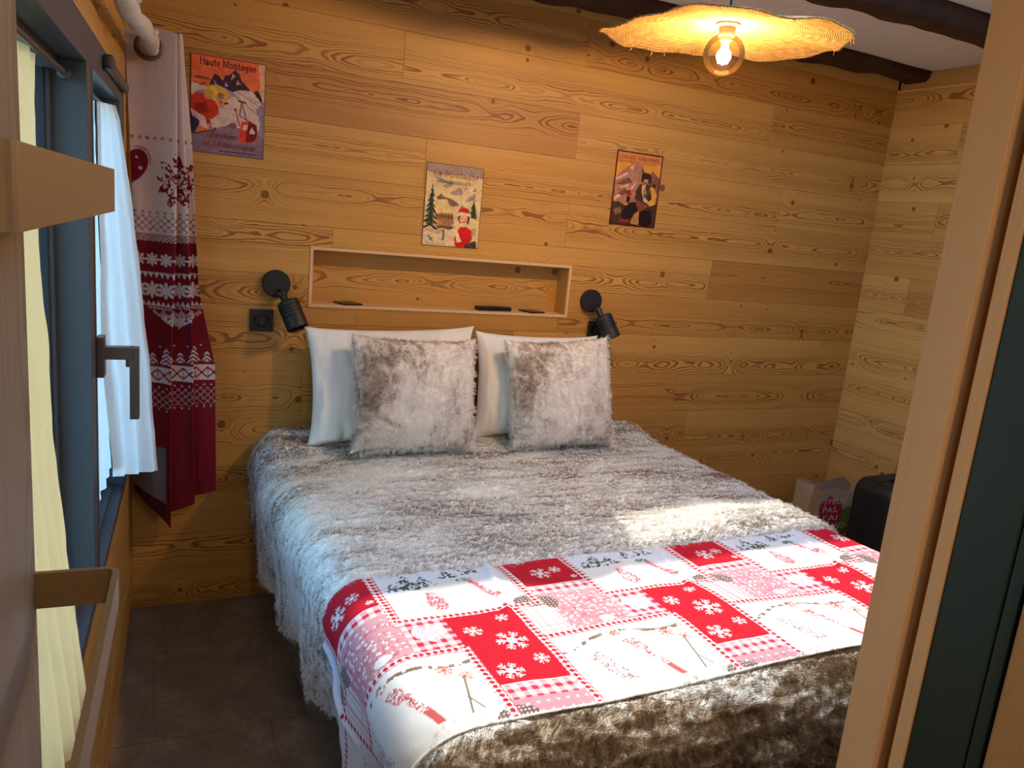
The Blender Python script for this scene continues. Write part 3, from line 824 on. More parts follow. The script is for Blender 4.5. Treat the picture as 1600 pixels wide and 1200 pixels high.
def flat_text(txt, height, width, x0, z0, y=-0.0009, shear=0.0):
    cu = bpy.data.curves.new('lettering', 'FONT'); cu.body = txt; cu.size = 1.0; cu.fill_mode = 'FRONT'; cu.resolution_u = 3
    to = bpy.data.objects.new('lettering_source', cu)
    me = bpy.data.meshes.new_from_object(to)
    bpy.data.objects.remove(to)
    n = len(me.vertices); co = np.zeros(n*3); me.vertices.foreach_get('co', co); co = co.reshape(-1, 3)
    mn, mx = co.min(0), co.max(0)
    sx = width/(mx[0]-mn[0]); sz = height/0.73 if height > 0 else -height
    out = np.stack([x0+(co[:, 0]-mn[0])*sx, np.full(n, y), z0+co[:, 1]*sz], -1)
    me.vertices.foreach_set('co', out.ravel()); me.update()
    return me

def ink(name, rgb): return plain(name, srgb(*rgb), 0.6, var=0.06)
INK_DARK = ink('dark_print', (62, 32, 38)); INK_RED = ink('red_print', (170, 52, 50)); INK_BLACK = ink('black_print', (36, 32, 40)); INK_BROWN = ink('brown_print', (96, 38, 26)); INK_RUST = ink('rust_print', (150, 40, 22))

def poster(label, cx, cz, w, h, art, rim_mat):
    ro = tag(empty('tin_poster', (cx, -0.003, cz)), label, 'poster', 'tin posters on the bed wall')
    obj('plate', bx((-w/2, 0.0004, -h/2), (w/2, 0.002, h/2), 0.0), rim_mat, ro)
    o = link('picture', art.mesh('picture'), M_['poster'], ro)
    return ro
# poster 1: skier and cable car, orange sky
A = Art(0.244, 0.322, 0.0013)
A.fill(A.u > -1, (238, 112, 66), 0.06, 2, 5)
A.poly([(0.90, 1), (1, 1), (1, .55), (.93, .62), (.92, .82)], (225, 170, 130), 0.1)
A.poly([(0, .70), (.10, .72), (.20, .68), (.35, .70), (.5, .69), (.62, .70), (.8, .70), (.97, .66), (1, .6), (1, .3), (0, .3)], (222, 190, 172), 0.10, 4, 8)
A.poly([(0, .60), (.2, .60), (.22, .66), (.08, .64), (0, .58)], (150, 140, 160), 0.1)
A.poly([(.20, .60), (.27, .76), (.31, .83), (.36, .82), (.42, .77), (.45, .82), (.52, .84), (.58, .90), (.64, .87), (.68, .80), (.75, .74), (.80, .70), (.62, .69), (.55, .66), (.44, .70), (.38, .66)], (70, 38, 56), 0.35, 6, 22)
for q in ([(.30, .77), (.36, .70), (.33, .69)], [(.55, .86), (.60, .84), (.53, .78)], [(.62, .80), (.67, .76), (.60, .74)], [(.46, .76), (.50, .72), (.45, .71)]): A.poly(q, (196, 158, 160), 0.2)
A.poly([(.84, .70), (.90, .72), (.96, .64), (.97, .58), (.90, .64)], (52, 30, 46), 0.4)
A.poly([(.42, .70), (.55, .67), (.60, .62), (.50, .60)], (165, 155, 175), 0.1)
A.poly([(.88, .52), (1, .62), (1, .18), (.9, .22), (.95, .38)], (152, 132, 158), 0.15)
A.poly([(0, .20), (.25, .24), (.45, .30), (.55, .34), (.62, .30), (.72, .30), (1, .22), (1, 0), (0, 0)], (140, 112, 128), 0.14, 9, 10)
A.poly([(.10, .42), (.35, .45), (.40, .30), (.28, .25), (.12, .28)], (224, 196, 178), 0.08)
A.poly([(.50, .31), (.54, .35), (.60, .35), (.63, .31), (.56, .27)], (128, 82, 100), 0.3)
for a, b in (((.42, .72), (.90, .47)), ((.55, .71), (1.0, .52))): A.line(a, b, 0.0009, (84, 58, 66))
A.poly([(0, .58), (.10, .62), (.22, .60), (.36, .53), (.38, .42), (.28, .36), (.16, .38), (0, .42)], (206, 52, 26), 0.25, 3, 12)
A.poly([(.02, .50), (.20, .52), (.26, .42), (.10, .40)], (150, 34, 22), 0.3)
A.poly([(.20, .38), (.26, .36), (.31, .25), (.25, .24)], (190, 48, 34), 0.3)
A.poly([(0, .42), (.10, .38), (.12, .30), (.06, .20), (0, .18)], (48, 40, 66), 0.3)
for k in range(4): A.line((.01+.025*k, .44-.01*k), (.035+.025*k, .37-.01*k), 0.0016, (235, 200, 190))
A.line((.06, .19), (.27, .24), 0.0016, (48, 30, 40)); A.line((.30, .24), (.33, .27), 0.003, (46, 30, 40))
for k in range(3): A.line((.24+.03*k, .25), (.25+.03*k, .31), 0.0014, (232, 198, 196))
A.disc(.40, .57, .075, .075, (236, 150, 96), 0.15); A.disc(.47, .545, .035, .012, (90, 40, 30))
A.disc(.33, .64, .135, .075, (222, 176, 66), 0.3, 11); A.disc(.24, .61, .065, .06, (206, 160, 58), 0.3); A.disc(.46, .62, .07, .05, (214, 160, 60), 0.3); A.disc(.40, .61, .05, .03, (150, 100, 50))
A.disc(.425, .598, .028, .014, (120, 128, 150)); A.disc(.40, .555, .03, .02, (226, 96, 60))
A.line((.68, .58), (.655, .43), 0.0016, (60, 34, 38)); A.line((.68, .58), (.75, .40), 0.0016, (60, 34, 38)); A.line((.655, .43), (.78, .39), 0.0016, (60, 34, 38)); A.line((.64, .585), (.74, .575), 0.0026, (70, 44, 48))
A.line((.60, .49), (.66, .33), 0.0022, (170, 66, 40)); A.disc(.60, .49, .018, .014, (140, 52, 40))
A.poly([(.69, .38), (.80, .39), (.90, .36), (.91, .25), (.86, .17), (.72, .15), (.64, .18), (.67, .30)], (222, 66, 34), 0.12, 5, 6)
A.poly([(.79, .38), (.90, .36), (.905, .25), (.86, .18), (.75, .16), (.755, .26)], (120, 26, 24), 0.2)
A.poly([(.71, .34), (.77, .35), (.76, .30), (.70, .28)], (236, 196, 176), 0.1); A.poly([(.80, .29), (.83, .33), (.88, .28), (.86, .26), (.80, .26)], (226, 200, 190), 0.15)
for k in range(9): A.line((.05+.018*k, .705+.012*math.sin(k)), (.065+.018*k, .71+.012*math.cos(k)), 0.0012, (96, 30, 30))
for k in range(11): A.line((.05+.02*k, .767), (.06+.02*k, .767), 0.0012, (120, 40, 36))
for k in range(16): A.line((.40+.032*k, .035), (.415+.032*k, .04-.004*(k % 2)), 0.0022, (66, 54, 72))
A.edge(0.0022, (86, 44, 40), 0.5)
p1 = poster('orange tin poster of a blond skier and a red cable car, beside the curtain', 0.3105, 1.8735, 0.244, 0.322, A, INK_DARK)
obj('title', slab_text('Haute Montagne', 0.0235, 0.185, -0.094, 0.130), INK_DARK, p1)
link('lettering', flat_text('Patinoire', 0.012, 0.042, -0.106, 0.083), INK_DARK, p1)
obj('subtitle', slab_text('Télésièges', 0.021, 0.105, -0.075, -0.106), INK_RED, p1)
obj('subtitle', slab_text('et Téléphérique', 0.022, 0.168, -0.078, -0.137), INK_RED, p1)
# poster 2: child in a red hat before a snowy chalet
A = Art(0.243, 0.322, 0.0013)
A.fill(A.u > -1, (226, 200, 152), 0.10, 3, 9)
A.poly([(0, 1), (1, 1), (1, .86), (.7, .90), (.4, .88), (.15, .86), (0, .90)], (158, 136, 134), 0.15, 5)
for q in ([(.30, .74), (.44, .80), (.50, .78), (.36, .70)], [(.42, .66), (.60, .74), (.66, .66), (.50, .63)], [(.66, .70), (.70, .78), (.74, .72)], [(.14, .84), (.28, .83), (.40, .77), (.24, .79)], [(.76, .62), (.90, .70), (.88, .60), (.70, .56)], [(.82, .70), (.86, .76), (.90, .72)]): A.poly(q, (168, 146, 148), 0.2, 6)
A.poly([(.30, .62), (.50, .58), (.62, .52), (.48, .50), (.40, .54)], (120, 98, 74), 0.5)
A.poly([(.20, .58), (.28, .64), (.36, .58), (.30, .54)], (110, 90, 76), 0.4)
A.poly([(.12, .42), (.20, .55), (.38, .59), (.46, .47), (.48, .42), (.30, .40)], (236, 208, 152), 0.06)
A.poly([(.18, .40), (.50, .42), (.54, .28), (.40, .24), (.20, .26)], (166, 122, 84), 0.5, 4, 30)
A.poly([(.20, .33), (.33, .33), (.33, .27), (.22, .26)], (216, 142, 56), 0.3)
for k in range(6): A.poly([(.22+.05*k, .39), (.25+.05*k, .39), (.25+.05*k, .345), (.22+.05*k, .345)], (96, 66, 48), 0.3)
A.poly([(.20, .25), (.55, .26), (.50, .22), (.22, .21)], (96, 70, 60), 0.4)
A.poly([(0, .25), (.2, .22), (.55, .22), (.7, .3), (1, .35), (1, 0), (0, 0)], (232, 206, 164), 0.08)
A.poly([(0, .17), (.3, .15), (.35, .2), (.2, .22), (0, .2)], (206, 178, 148), 0.1)
A.poly([(.34, .20), (.38, .21), (.38, .08), (.34, .07)], (120, 104, 120), 0.3); A.line((.10, .12), (.18, .06), 0.003, (110, 96, 110)); A.line((.12, .07), (.18, .1), 0.002, (110, 96, 110))
A.fir(.12, .22, .15, .52, seed=3); A.fir(.87, .38, .10, .22, seed=9); A.fir(.66, .46, .04, .08, seed=5)
A.poly([(.80, .40), (.88, .36), (1, .40), (1, .2), (.86, .2)], (232, 204, 150), 0.08)
A.poly([(.84, .24), (.92, .27), (.95, .17), (.88, .15)], (196, 166, 120), 0.2)
A.poly([(.60, .20), (.66, .26), (.76, .27), (.86, .22), (.88, .12), (.80, .02), (.60, 0), (.56, .10)], (214, 24, 20), 0.18, 3, 10)
A.poly([(.56, .02), (.70, .02), (.66, .10)], (200, 22, 20), 0.15)
A.poly([(.55, .24), (.60, .22), (.70, .08), (.62, .06)], (236, 206, 166), 0.08)
A.poly([(.75, .04), (.95, .10), (.98, 0), (.74, 0)], (66, 56, 46), 0.4)
A.disc(.71, .365, .105, .085, (60, 34, 28), 0.2); A.disc(.705, .352, .072, .068, (240, 184, 140), 0.1)
A.disc(.675, .362, .012, .007, (70, 50, 44)); A.disc(.735, .362, .012, .007, (70, 50, 44)); A.disc(.705, .318, .022, .009, (206, 60, 50)); A.disc(.745, .335, .022, .018, (232, 130, 96))
A.poly([(.63, .275), (.66, .31), (.76, .31), (.79, .275), (.70, .255)], (236, 210, 168), 0.1)
A.poly([(.60, .43), (.62, .48), (.70, .50), (.78, .48), (.81, .43), (.70, .44)], (206, 28, 24), 0.15)
A.poly([(.57, .40), (.60, .43), (.70, .435), (.81, .43), (.84, .395), (.80, .39), (.70, .41), (.61, .39)], (238, 214, 174), 0.08)
for k in range(14): A.line((.06+.026*k, .025+.004*(k % 3)), (.075+.026*k, .03), 0.0010, (120, 60, 50))
A.edge(0.0024, (88, 30, 26), 0.3)
p2 = poster('snowy tin poster of a child in a red hat, just above the niche', 1.169, 1.617, 0.243, 0.322, A, INK_DARK)
obj('title', slab_text('La Montagne', 0.0245, 0.195, -0.092, 0.112), INK_RED, p2)
link('lettering', flat_text('RANDONNÉES EN RAQUETTES', 0.0135, 0.145, -0.075, 0.086), INK_BLACK, p2)
# poster 3: seated mountaineer
A = Art(0.242, 0.319, 0.0013)
A.fill(A.u > -1, (226, 150, 58), 0.12, 3, 6)
A.poly([(0, .84), (1, .86), (1, 1), (0, 1)], (206, 128, 62), 0.15)
A.poly([(.70, .62), (.80, .78), (.95, .70), (1, .66), (1, .3), (.7, .3)], (134, 84, 64), 0.2)
A.poly([(0, .62), (.12, .72), (.26, .80), (.40, .86), (.52, .87), (.60, .80), (.64, .72), (.66, .5), (.6, .3), (0, .3)], (176, 122, 96), 0.25, 4, 12)
for q in ([(0, .62), (.25, .72), (.30, .70), (.02, .60)], [(.02, .36), (.45, .58), (.50, .62), (.40, .50), (.05, .33)], [(.30, .80), (.40, .84), (.36, .76)], [(.10, .50), (.34, .58), (.3, .52)]): A.poly(q, (226, 182, 144), 0.15)
for q in ([(.05, .55), (.30, .66), (.40, .60), (.20, .54)], [(.10, .42), (.25, .50), (.36, .46), (.2, .4)], [(.54, .84), (.63, .76), (.60, .70)]): A.poly(q, (122, 72, 58), 0.3)
A.poly([(0, .30), (.15, .32), (.30, .28), (.45, .30), (.60, .26), (.80, .30), (1, .34), (1, 0), (0, 0)], (76, 48, 36), 0.6, 6, 16)
A.poly([(.22, .12), (.28, .24), (.38, .32), (.52, .34), (.58, .24), (.48, .12), (.3, .08)], (38, 20, 18), 0.3)
A.poly([(.44, .04), (.52, .18), (.62, .22), (.66, .10), (.62, .02)], (176, 122, 70), 0.3)
A.poly([(.06, .20), (.2, .26), (.22, .18), (.1, .12)], (128, 96, 72), 0.5)
A.poly([(.30, .44), (.33, .50), (.38, .48), (.41, .42), (.32, .40)], (158, 34, 26), 0.2); A.disc(.355, .51, .018, .016, (176, 90, 60)); A.poly([(.31, .40), (.39, .40), (.38, .32), (.31, .33)], (32, 20, 22), 0.2)
A.poly([(.48, .38), (.50, .50), (.56, .58), (.66, .60), (.78, .58), (.90, .54), (.96, .44), (.93, .34), (.80, .30), (.66, .32), (.54, .34)], (72, 48, 38), 0.3, 5, 14)
A.poly([(.80, .56), (.88, .56), (.97, .46), (.95, .33), (.82, .30), (.78, .34), (.86, .40), (.82, .48)], (226, 162, 62), 0.2)
A.poly([(.61, .58), (.70, .60), (.72, .46), (.66, .40), (.62, .48)], (206, 160, 110), 0.2); A.line((.70, .58), (.66, .40), 0.002, (96, 60, 40)); A.line((.80, .56), (.72, .42), 0.002, (128, 96, 70))
A.poly([(.66, .42), (.72, .40), (.84, .34), (.80, .32), (.68, .36)], (216, 168, 120), 0.15)
A.poly([(.50, .38), (.60, .36), (.74, .28), (.80, .20), (.70, .18), (.58, .24), (.52, .32)], (128, 66, 46), 0.25)
A.poly([(.62, .20), (.72, .24), (.86, .24), (.92, .14), (.90, .04), (.76, 0), (.64, .04)], (30, 16, 16), 0.35)
A.disc(.67, .645, .055, .05, (206, 158, 112), 0.15); A.disc(.68, .70, .11, .045, (52, 30, 24), 0.2); A.disc(.61, .68, .035, .07, (48, 28, 24)); A.disc(.77, .66, .035, .06, (56, 34, 28)); A.disc(.67, .61, .03, .022, (128, 84, 58))
A.disc(.88, .58, .03, .025, (40, 22, 20))
for k in range(12): A.line((.07+.035*k, .862), (.09+.035*k, .864), 0.0014, (150, 92, 50))
for k in range(6): A.line((.72+.03*k, .85), (.735+.03*k, .85), 0.001, (170, 108, 50))
for k in range(8): A.line((.22+.025*k, .05+.015*(k % 2)), (.235+.025*k, .075), 0.0022, (168, 44, 22))
A.edge(0.0065, (70, 14, 16), 0.15)
p3 = poster('tin poster of a seated mountaineer in a hat, with a dark red border', 2.0275, 1.771, 0.242, 0.319, A, INK_DARK)
link('lettering', flat_text('ESCALADE - RANDONNÉES', 0.014, 0.205, -0.103, 0.128), INK_BROWN, p3)

# ------------------------------------------------------------------ sockets and reading lamps
def socket(cx, cz, label):
    ro = tag(empty('wall_socket', (cx, 0, cz)), label, 'socket')
    bm = bx((-0.042, -0.010, -0.042), (0.042, 0.0, 0.042), 0.0025); obj('cover_plate', bm, M_['black'], ro)
    bm = bmesh.new(); lathe(bm, [(0.0275, 0.0), (0.0275, 0.0025), (0.024, 0.003), (0.0215, 0.0), (0.0, -0.0035)], 36, aim((0, -0.0100, 0), (0, -1, 0)))
    autosmooth(obj('outlet', bm, M_['blackgloss'], ro), 40)
    bm = bmesh.new(); box(bm, (-0.0015, -0.0115, -0.012), (0.0015, -0.0095, 0.012))
    obj('switch_slit', bm, M_['handle'], ro)
    return ro
socket(0.4415, 1.1285, 'black wall socket below the left reading lamp')
socket(1.900, 1.134, 'black wall socket half hidden behind the right reading lamp')
def reading_lamp(cx, cz, label):
    ro = tag(empty('reading_lamp', (cx, 0, cz)), label, 'lamp', 'black reading spotlights at the bedhead')
    bm = bmesh.new(); lathe(bm, [(0, 0), (0.050, 0), (0.051, 0.003), (0.051, 0.021), (0.048, 0.0245), (0, 0.0255)], 40, aim((0, 0, 0), (0, -1, 0)))
    autosmooth(obj('wall_plate', bm, M_['black'], ro), 40)
    bm = bmesh.new(); tube(bm, [(0.012, -0.02, -0.030), (0.016, -0.045, -0.036)], 0.012, 14); tube(bm, [(0.016, -0.045, -0.028), (0.030, -0.066, -0.062)], 0.0145, 14)
    lathe(bm, [(0, -0.018), (0.010, -0.018), (0.010, 0.018), (0, 0.018)], 14, aim((0.016, -0.05, -0.036), (1, 0.3, 0)))
    autosmooth(obj('joint', bm, M_['black'], ro), 40)
    bm = bmesh.new(); lathe(bm, [(0, -0.001), (0.004, -0.001), (0.004, 0.0015), (0, 0.0015)], 10, aim((0.008, -0.0255, -0.030), (0, -1, 0)))
    obj('screw', bm, M_['brass'], ro)
    prof = [(0, 0), (0.034, 0), (0.040, 0.006)]
    for k in range(4):
        z = 0.020 + 0.013*k
        prof += [(0.0405, z), (0.0380, z+0.0012), (0.0380, z+0.0032), (0.0405, z+0.0045)]
    prof += [(0.0405, 0.108), (0.0385, 0.110), (0.0360, 0.108), (0.0350, 0.072), (0, 0.070)]
    d = Vector((0.33, -0.40, -0.86))
    bm = bmesh.new(); lathe(bm, prof, 40, aim((0.034, -0.068, -0.058), d))
    autosmooth(obj('spot_head', bm, M_['black'], ro), 40)
    bm = bmesh.new(); lathe(bm, [(0, 0.0715), (0.034, 0.0715), (0.034, 0.0755), (0, 0.077)], 32, aim((0.034, -0.068, -0.058), d))
    autosmooth(obj('lens', bm, plain('smoked_lens', (0.05, 0.022, 0.012), 0.25), ro), 40)
reading_lamp(0.490, 1.270, 'black reading spotlight left of the niche above the white pillow')
reading_lamp(1.855, 1.267, 'black reading spotlight right of the niche above the fur cushion')

# things lying in the niche
def flat_plate(x, y, rz, label):
    ro = tag(empty('charging_pad', (x, y, NZ0+0.012), rz), label, 'pad', 'black pads in the niche')
    obj('body', bx((-0.042, -0.042, 0), (0.042, 0.042, 0.007), 0.002), M_['blackgloss'], ro)
    bm = bmesh.new(); lathe(bm, [(0.026, 0), (0.028, 0.0006), (0.030, 0)], 28, aim((0, 0, 0.007), (0, 0, 1)))
    obj('ring', bm, M_['black'], ro)
flat_plate(0.775, 0.047, 0.35, 'flat black square pad at the left end of the niche')
flat_plate(1.592, 0.047, 0.35, 'flat black square pad right of the remote control')
ro = tag(empty('remote_control', (1.405, 0.045, NZ0+0.0125), 0.12), 'slim black remote control lying in the niche', 'remote control')
obj('body', bx((-0.082, -0.022, 0), (0.082, 0.022, 0.018), 0.006), M_['blackgloss'], ro)
bm = bmesh.new()
for i in range(7):
    for j in (-0.010, 0.0, 0.010): lathe(bm, [(0, 0.0), (0.0032, 0.0), (0.003, 0.0012), (0, 0.0014)], 8, aim((-0.065+0.013*i, j, 0.018), (0, 0, 1)))
obj('buttons', bm, M_['frame'], ro)
obj('logo_strip', bx((0.045, -0.008, 0.0178), (0.060, 0.010, 0.0186)), plain('silver', (0.6, 0.6, 0.6), 0.3, 0.8), ro)

# ------------------------------------------------------------------ pendant lamp
HUB = Vector((1.563, -1.085, 2.186))
pl = tag(empty('pendant_lamp', HUB), 'wavy woven straw pendant lamp with a lit globe bulb', 'lamp')
def raffia():
    t = NT('woven_raffia'); c = t.sep(t.coord())
    r = t.math('SQRT', t.math('ADD', t.math('MULTIPLY', c[0], c[0]), t.math('MULTIPLY', c[1], c[1])))
    a = t.math('ARCTAN2', c[1], c[0])
    rg = t.math('SINE', t.math('MULTIPLY', r, 1250))
    ag = t.math('SINE', t.math('MULTIPLY_ADD', a, 260, t.math('MULTIPLY', r, 300)))
    h = t.math('MULTIPLY_ADD', rg, 0.5, t.math('MULTIPLY', ag, 0.5))
    nz = t.noise(t.coord(), 40, 3)
    f = t.smooth(t.math('MULTIPLY_ADD', h, 0.35, nz), 0.1, 0.9)
    k = t.mix(f, (0.34, 0.17, 0.055), (0.66, 0.42, 0.19))
    d = t.n('ShaderNodeBsdfDiffuse'); t.set(d.inputs[0], k); t.set(d.inputs[2], t.bump(h, 0.6, 0.002))
    tr = t.n('ShaderNodeBsdfTranslucent'); t.set(tr.inputs[0], k)
    mx = t.n('ShaderNodeMixShader'); mx.inputs[0].default_value = 0.30
    t.t.links.new(d.outputs[0], mx.inputs[1]); t.t.links.new(tr.outputs[0], mx.inputs[2])
    return t.done(mx.outputs[0])
M_['raffia'] = raffia()
na, nr_ = 240, 50
aa = np.linspace(0, 2*np.pi, na+1)[:, None]; rr = np.linspace(0, 1, nr_)[None, :]
Rm_ = 0.350*(1+0.035*np.sin(3*aa+0.6)+0.02*np.sin(5*aa+1.0)) + 0.0022*np.sin(90*aa)*(rr > 0.97)
rad = 0.018 + (Rm_-0.018)*rr
offs_ = np.array([-0.023, -0.012, -0.020, -0.036, -0.056, -0.046, -0.059, -0.036, -0.023])
w_ = np.interp(aa % (2*np.pi), np.linspace(0, 2*np.pi, 9), offs_)
w_ = sum(np.roll(w_[:-1], k, 0) for k in range(-9, 10))/19; w_ = np.concatenate([w_, w_[:1]])
wave = w_ + 0.005*np.sin(5*aa+2.1) + 0.003*np.sin(8*aa+1.0) + 0.003*np.sin(13*aa+3.0)
zz = wave*rr**1.6 + 0.004*np.exp(-(rr/0.15)**2) + 0.0012*np.sin(rad*1250)
me = grid_mesh('shade', rad*np.cos(aa), rad*np.sin(aa), zz+0*rad)
o = link('shade', me, M_['raffia'], pl, True)
sm = o.modifiers.new('thickness', 'SOLIDIFY'); sm.thickness = 0.003
bm = bmesh.new()
rs = random.Random(3)
for k in range(14):
    a = rs.uniform(0, 2*math.pi); i = int(a/(2*math.pi)*na); p = Vector((float(rad[i, -1]*math.cos(aa[i, 0])), float(rad[i, -1]*math.sin(aa[i, 0])), float(zz[i, -1])))
    tube(bm, [p, p+Vector((rs.uniform(-.006, .006), rs.uniform(-.006, .006), rs.uniform(-.016, -.008)))], 0.0009, 5)
obj('loose_straw', bm, M_['raffia'], pl)['kind'] = 'stuff'
bm = bmesh.new(); lathe(bm, [(0, 0.006), (0.034, 0.006), (0.036, 0.0), (0.034, -0.006), (0.024, -0.010), (0.022, -0.034), (0.018, -0.036), (0, -0.036)], 32)
autosmooth(obj('socket', bm, plain('pale_socket', (0.55, 0.40, 0.26), 0.5), pl), 40)
bm = bmesh.new(); tube(bm, [(0, 0, 0.006), (0, 0, 0.05), (0, 0, ZC-HUB.z-0.02)], 0.0035, 8)
obj('cord', bm, M_['black'], pl)
bm = bmesh.new(); lathe(bm, [(0, -0.025), (0.03, -0.024), (0.045, -0.012), (0.046, 0), (0, 0)], 28, Matrix.Translation((0, 0, ZC-HUB.z)))
autosmooth(obj('ceiling_cap', bm, plain('brown_cap', (0.12, 0.06, 0.03), 0.5), pl), 40)
BR = 0.0585; BZ = -0.083
bm = bmesh.new()
prof = [(0.015, -0.030)] + [(BR*math.sin(math.radians(t)), BZ + BR*math.cos(math.radians(t))) for t in np.linspace(20, 180, 26)]
prof[-1] = (0, BZ-BR)
lathe(bm, prof, 40)
autosmooth(obj('bulb', bm, M_['bulbglass'], pl, True), 60)
bm = bmesh.new()
for k in range(6):
    a = math.pi*k/3
    tube(bm, [(0.006*math.cos(a), 0.006*math.sin(a), -0.045), (0.013*math.cos(a), 0.013*math.sin(a), -0.106)], 0.0030, 6)
obj('filament', bm, M_['filament'], pl)
bm = bmesh.new(); lathe(bm, [(0.017, -0.034), (0.017, -0.046), (0.012, -0.050), (0, -0.050)], 20)
obj('bulb_cap', bm, M_['brass'], pl)
ld = bpy.data.lights.new('bulb_light', 'POINT'); ld.energy = 56; ld.color = (1.0, 0.68, 0.31); ld.shadow_soft_size = 0.022
lo = bpy.data.objects.new('bulb_light', ld); C.objects.link(lo); lo.parent = pl; lo.location = (0, 0, -0.078)
#MARK2

# added fill lamp behind the camera, unseen, warms the door post
hl = tag(empty('fill_lamp', (0.30, -3.75, ZC)), 'round fill lamp added out of view behind the doorway', 'lamp')
bm = bmesh.new(); lathe(bm, [(0, -0.09), (0.06, -0.085), (0.10, -0.06), (0.12, -0.02), (0.12, 0)], 28)
obj('shade', bm, emit('fill_lamp_glow', (1.0, 0.80, 0.58), 3.0), hl, True)
ld = bpy.data.lights.new('fill_light', 'AREA'); ld.shape = 'DISK'; ld.size = 0.22; ld.energy = 14; ld.color = (1.0, 0.78, 0.55)
lo = bpy.data.objects.new('fill_light', ld); C.objects.link(lo); lo.parent = hl; lo.location = (0, 0, -0.10)
# ------------------------------------------------------------------ bed
SH = 0.045                                   # the bed stands a touch askew
XL, XR, YF, ZT = 0.51, 2.08, -1.835, 0.650    # flat top of the bed
A_, RR = 0.07, 0.095
bed = tag(empty('double_bed', (1.295, -1.0, 0)), 'double bed on dark legs under the fur blanket', 'bed')
def shear(bm_or_obj):
    pass
def bed_box(name, lo, hi, mat, bev):
    bm = bx(lo, hi, bev)
    for v in bm.verts: v.co.x += SH*(-v.co.y)
    for v in bm.verts: v.co -= Vector((1.295, -1.0, 0))
    return obj(name, bm, mat, bed)
M_['base'] = plain('dark_bed_base', (0.035, 0.027, 0.022), 0.7)
bed_box('base', (0.53, -1.80, 0.14), (2.06, -0.06, 0.34), M_['base'], 0.01)
bed_box('mattress', (0.51, -1.83, 0.34), (2.08, -0.05, 0.60), M_['mattress'], 0.05)
for x in (0.545, 1.985):
    for y in (-0.13, -1.78):
        bm = bmesh.new(); lathe(bm, [(0, 0), (0.024, 0), (0.030, 0.15), (0, 0.15)], 16, Matrix.Translation((x+0.03+SH*(-y)-1.295, y+1.0, 0)))
        obj('leg', bm, M_['black'], bed)

def bigwave(x, y):
    return 0.016*(fbm(x*3.1+5, y*3.3+9, 2, 2)-0.5) + 0.050*np.exp(-((y+0.02)/0.16)**2)

def drape(x, y, disp, fold=1.0, head=True):
    """flat cloth point (x, y) -> point on the bed; disp: height above the surface"""
    cx = np.clip(x, XL+A_, XR-A_); cy = np.maximum(y, YF+A_)
    dx, dy = x-cx, y-cy
    D = np.hypot(dx, dy)+1e-9
    ux, uy = dx/D, dy/D
    s = np.clip(D-A_, 0, None); th = np.minimum(s/RR, math.pi/2); down = np.clip(s-RR*math.pi/2, 0, None)
    hor = np.minimum(D, A_) + RR*np.sin(th)
    drop = RR*(1-np.cos(th)) + down
    ang = np.arctan2(uy, ux)
    along = x*np.abs(uy)+y*np.abs(ux)
    corner = (np.abs(ux*uy) > 1e-4)
    arcl = np.where(dx < -1e-6, 0, 0)
    q = np.where(np.abs(uy) > np.abs(ux), cx + ux*0.25, cy + uy*0.25)
    k = np.clip(down/0.30, 0, 1)
    fo = fold*k*(0.030*np.sin(q*17+2.0*fbm(q*3, down*2, 4)) + 0.050*(fbm(q*5.5, down*6, 6, 3)-0.5)*(0.6+0.9*(np.abs(uy) > 0.7)))
    kf = np.clip(down/0.10, 0, 1)*np.clip((np.abs(uy)-0.5)/0.4, 0, 1)
    fo = fo + fold*kf*(0.085*(fbm(q*4.5-down*3.0, down*5.5+q*1.5, 12, 3)-0.5) + 0.03*(fbm(q*13, down*11, 15, 2)-0.5))
    hor = hor - 0.10*down*(np.abs(ux) > np.abs(uy)) - 0.03*down + fo
    nz, nh = np.cos(th), np.sin(th)
    w = bigwave(x, y)*nz
    X = cx + ux*(hor + disp*nh); Y = cy + uy*(hor + disp*nh)
    Z = ZT - drop + w + disp*nz
    return X + SH*(-Y), Y, np.maximum(Z, 0.012), D

def fur_relief(p, q, seed=0):
    wx = p + 0.05*(fbm(p*5, q*5, seed+1)-0.5); wy = q + 0.045*(fbm(p*6, q*6, seed+2)-0.5) + 0.02*(fbm(p*22, q*14, seed+5)-0.5)
    a = 1-np.abs(2*vnoise(wx*6, wy*30, seed+7)-1)
    b = 1-np.abs(2*fbm(wx*20, wy*52, seed+9, 3)-1)
    c = fbm(p*70, q*110, seed+11, 3)
    d = fbm(p*3, q*5, seed+13, 2)
    return np.clip(0.42*a*(0.5+d) + 0.40*b + 0.30*c - 0.08, 0, 1)

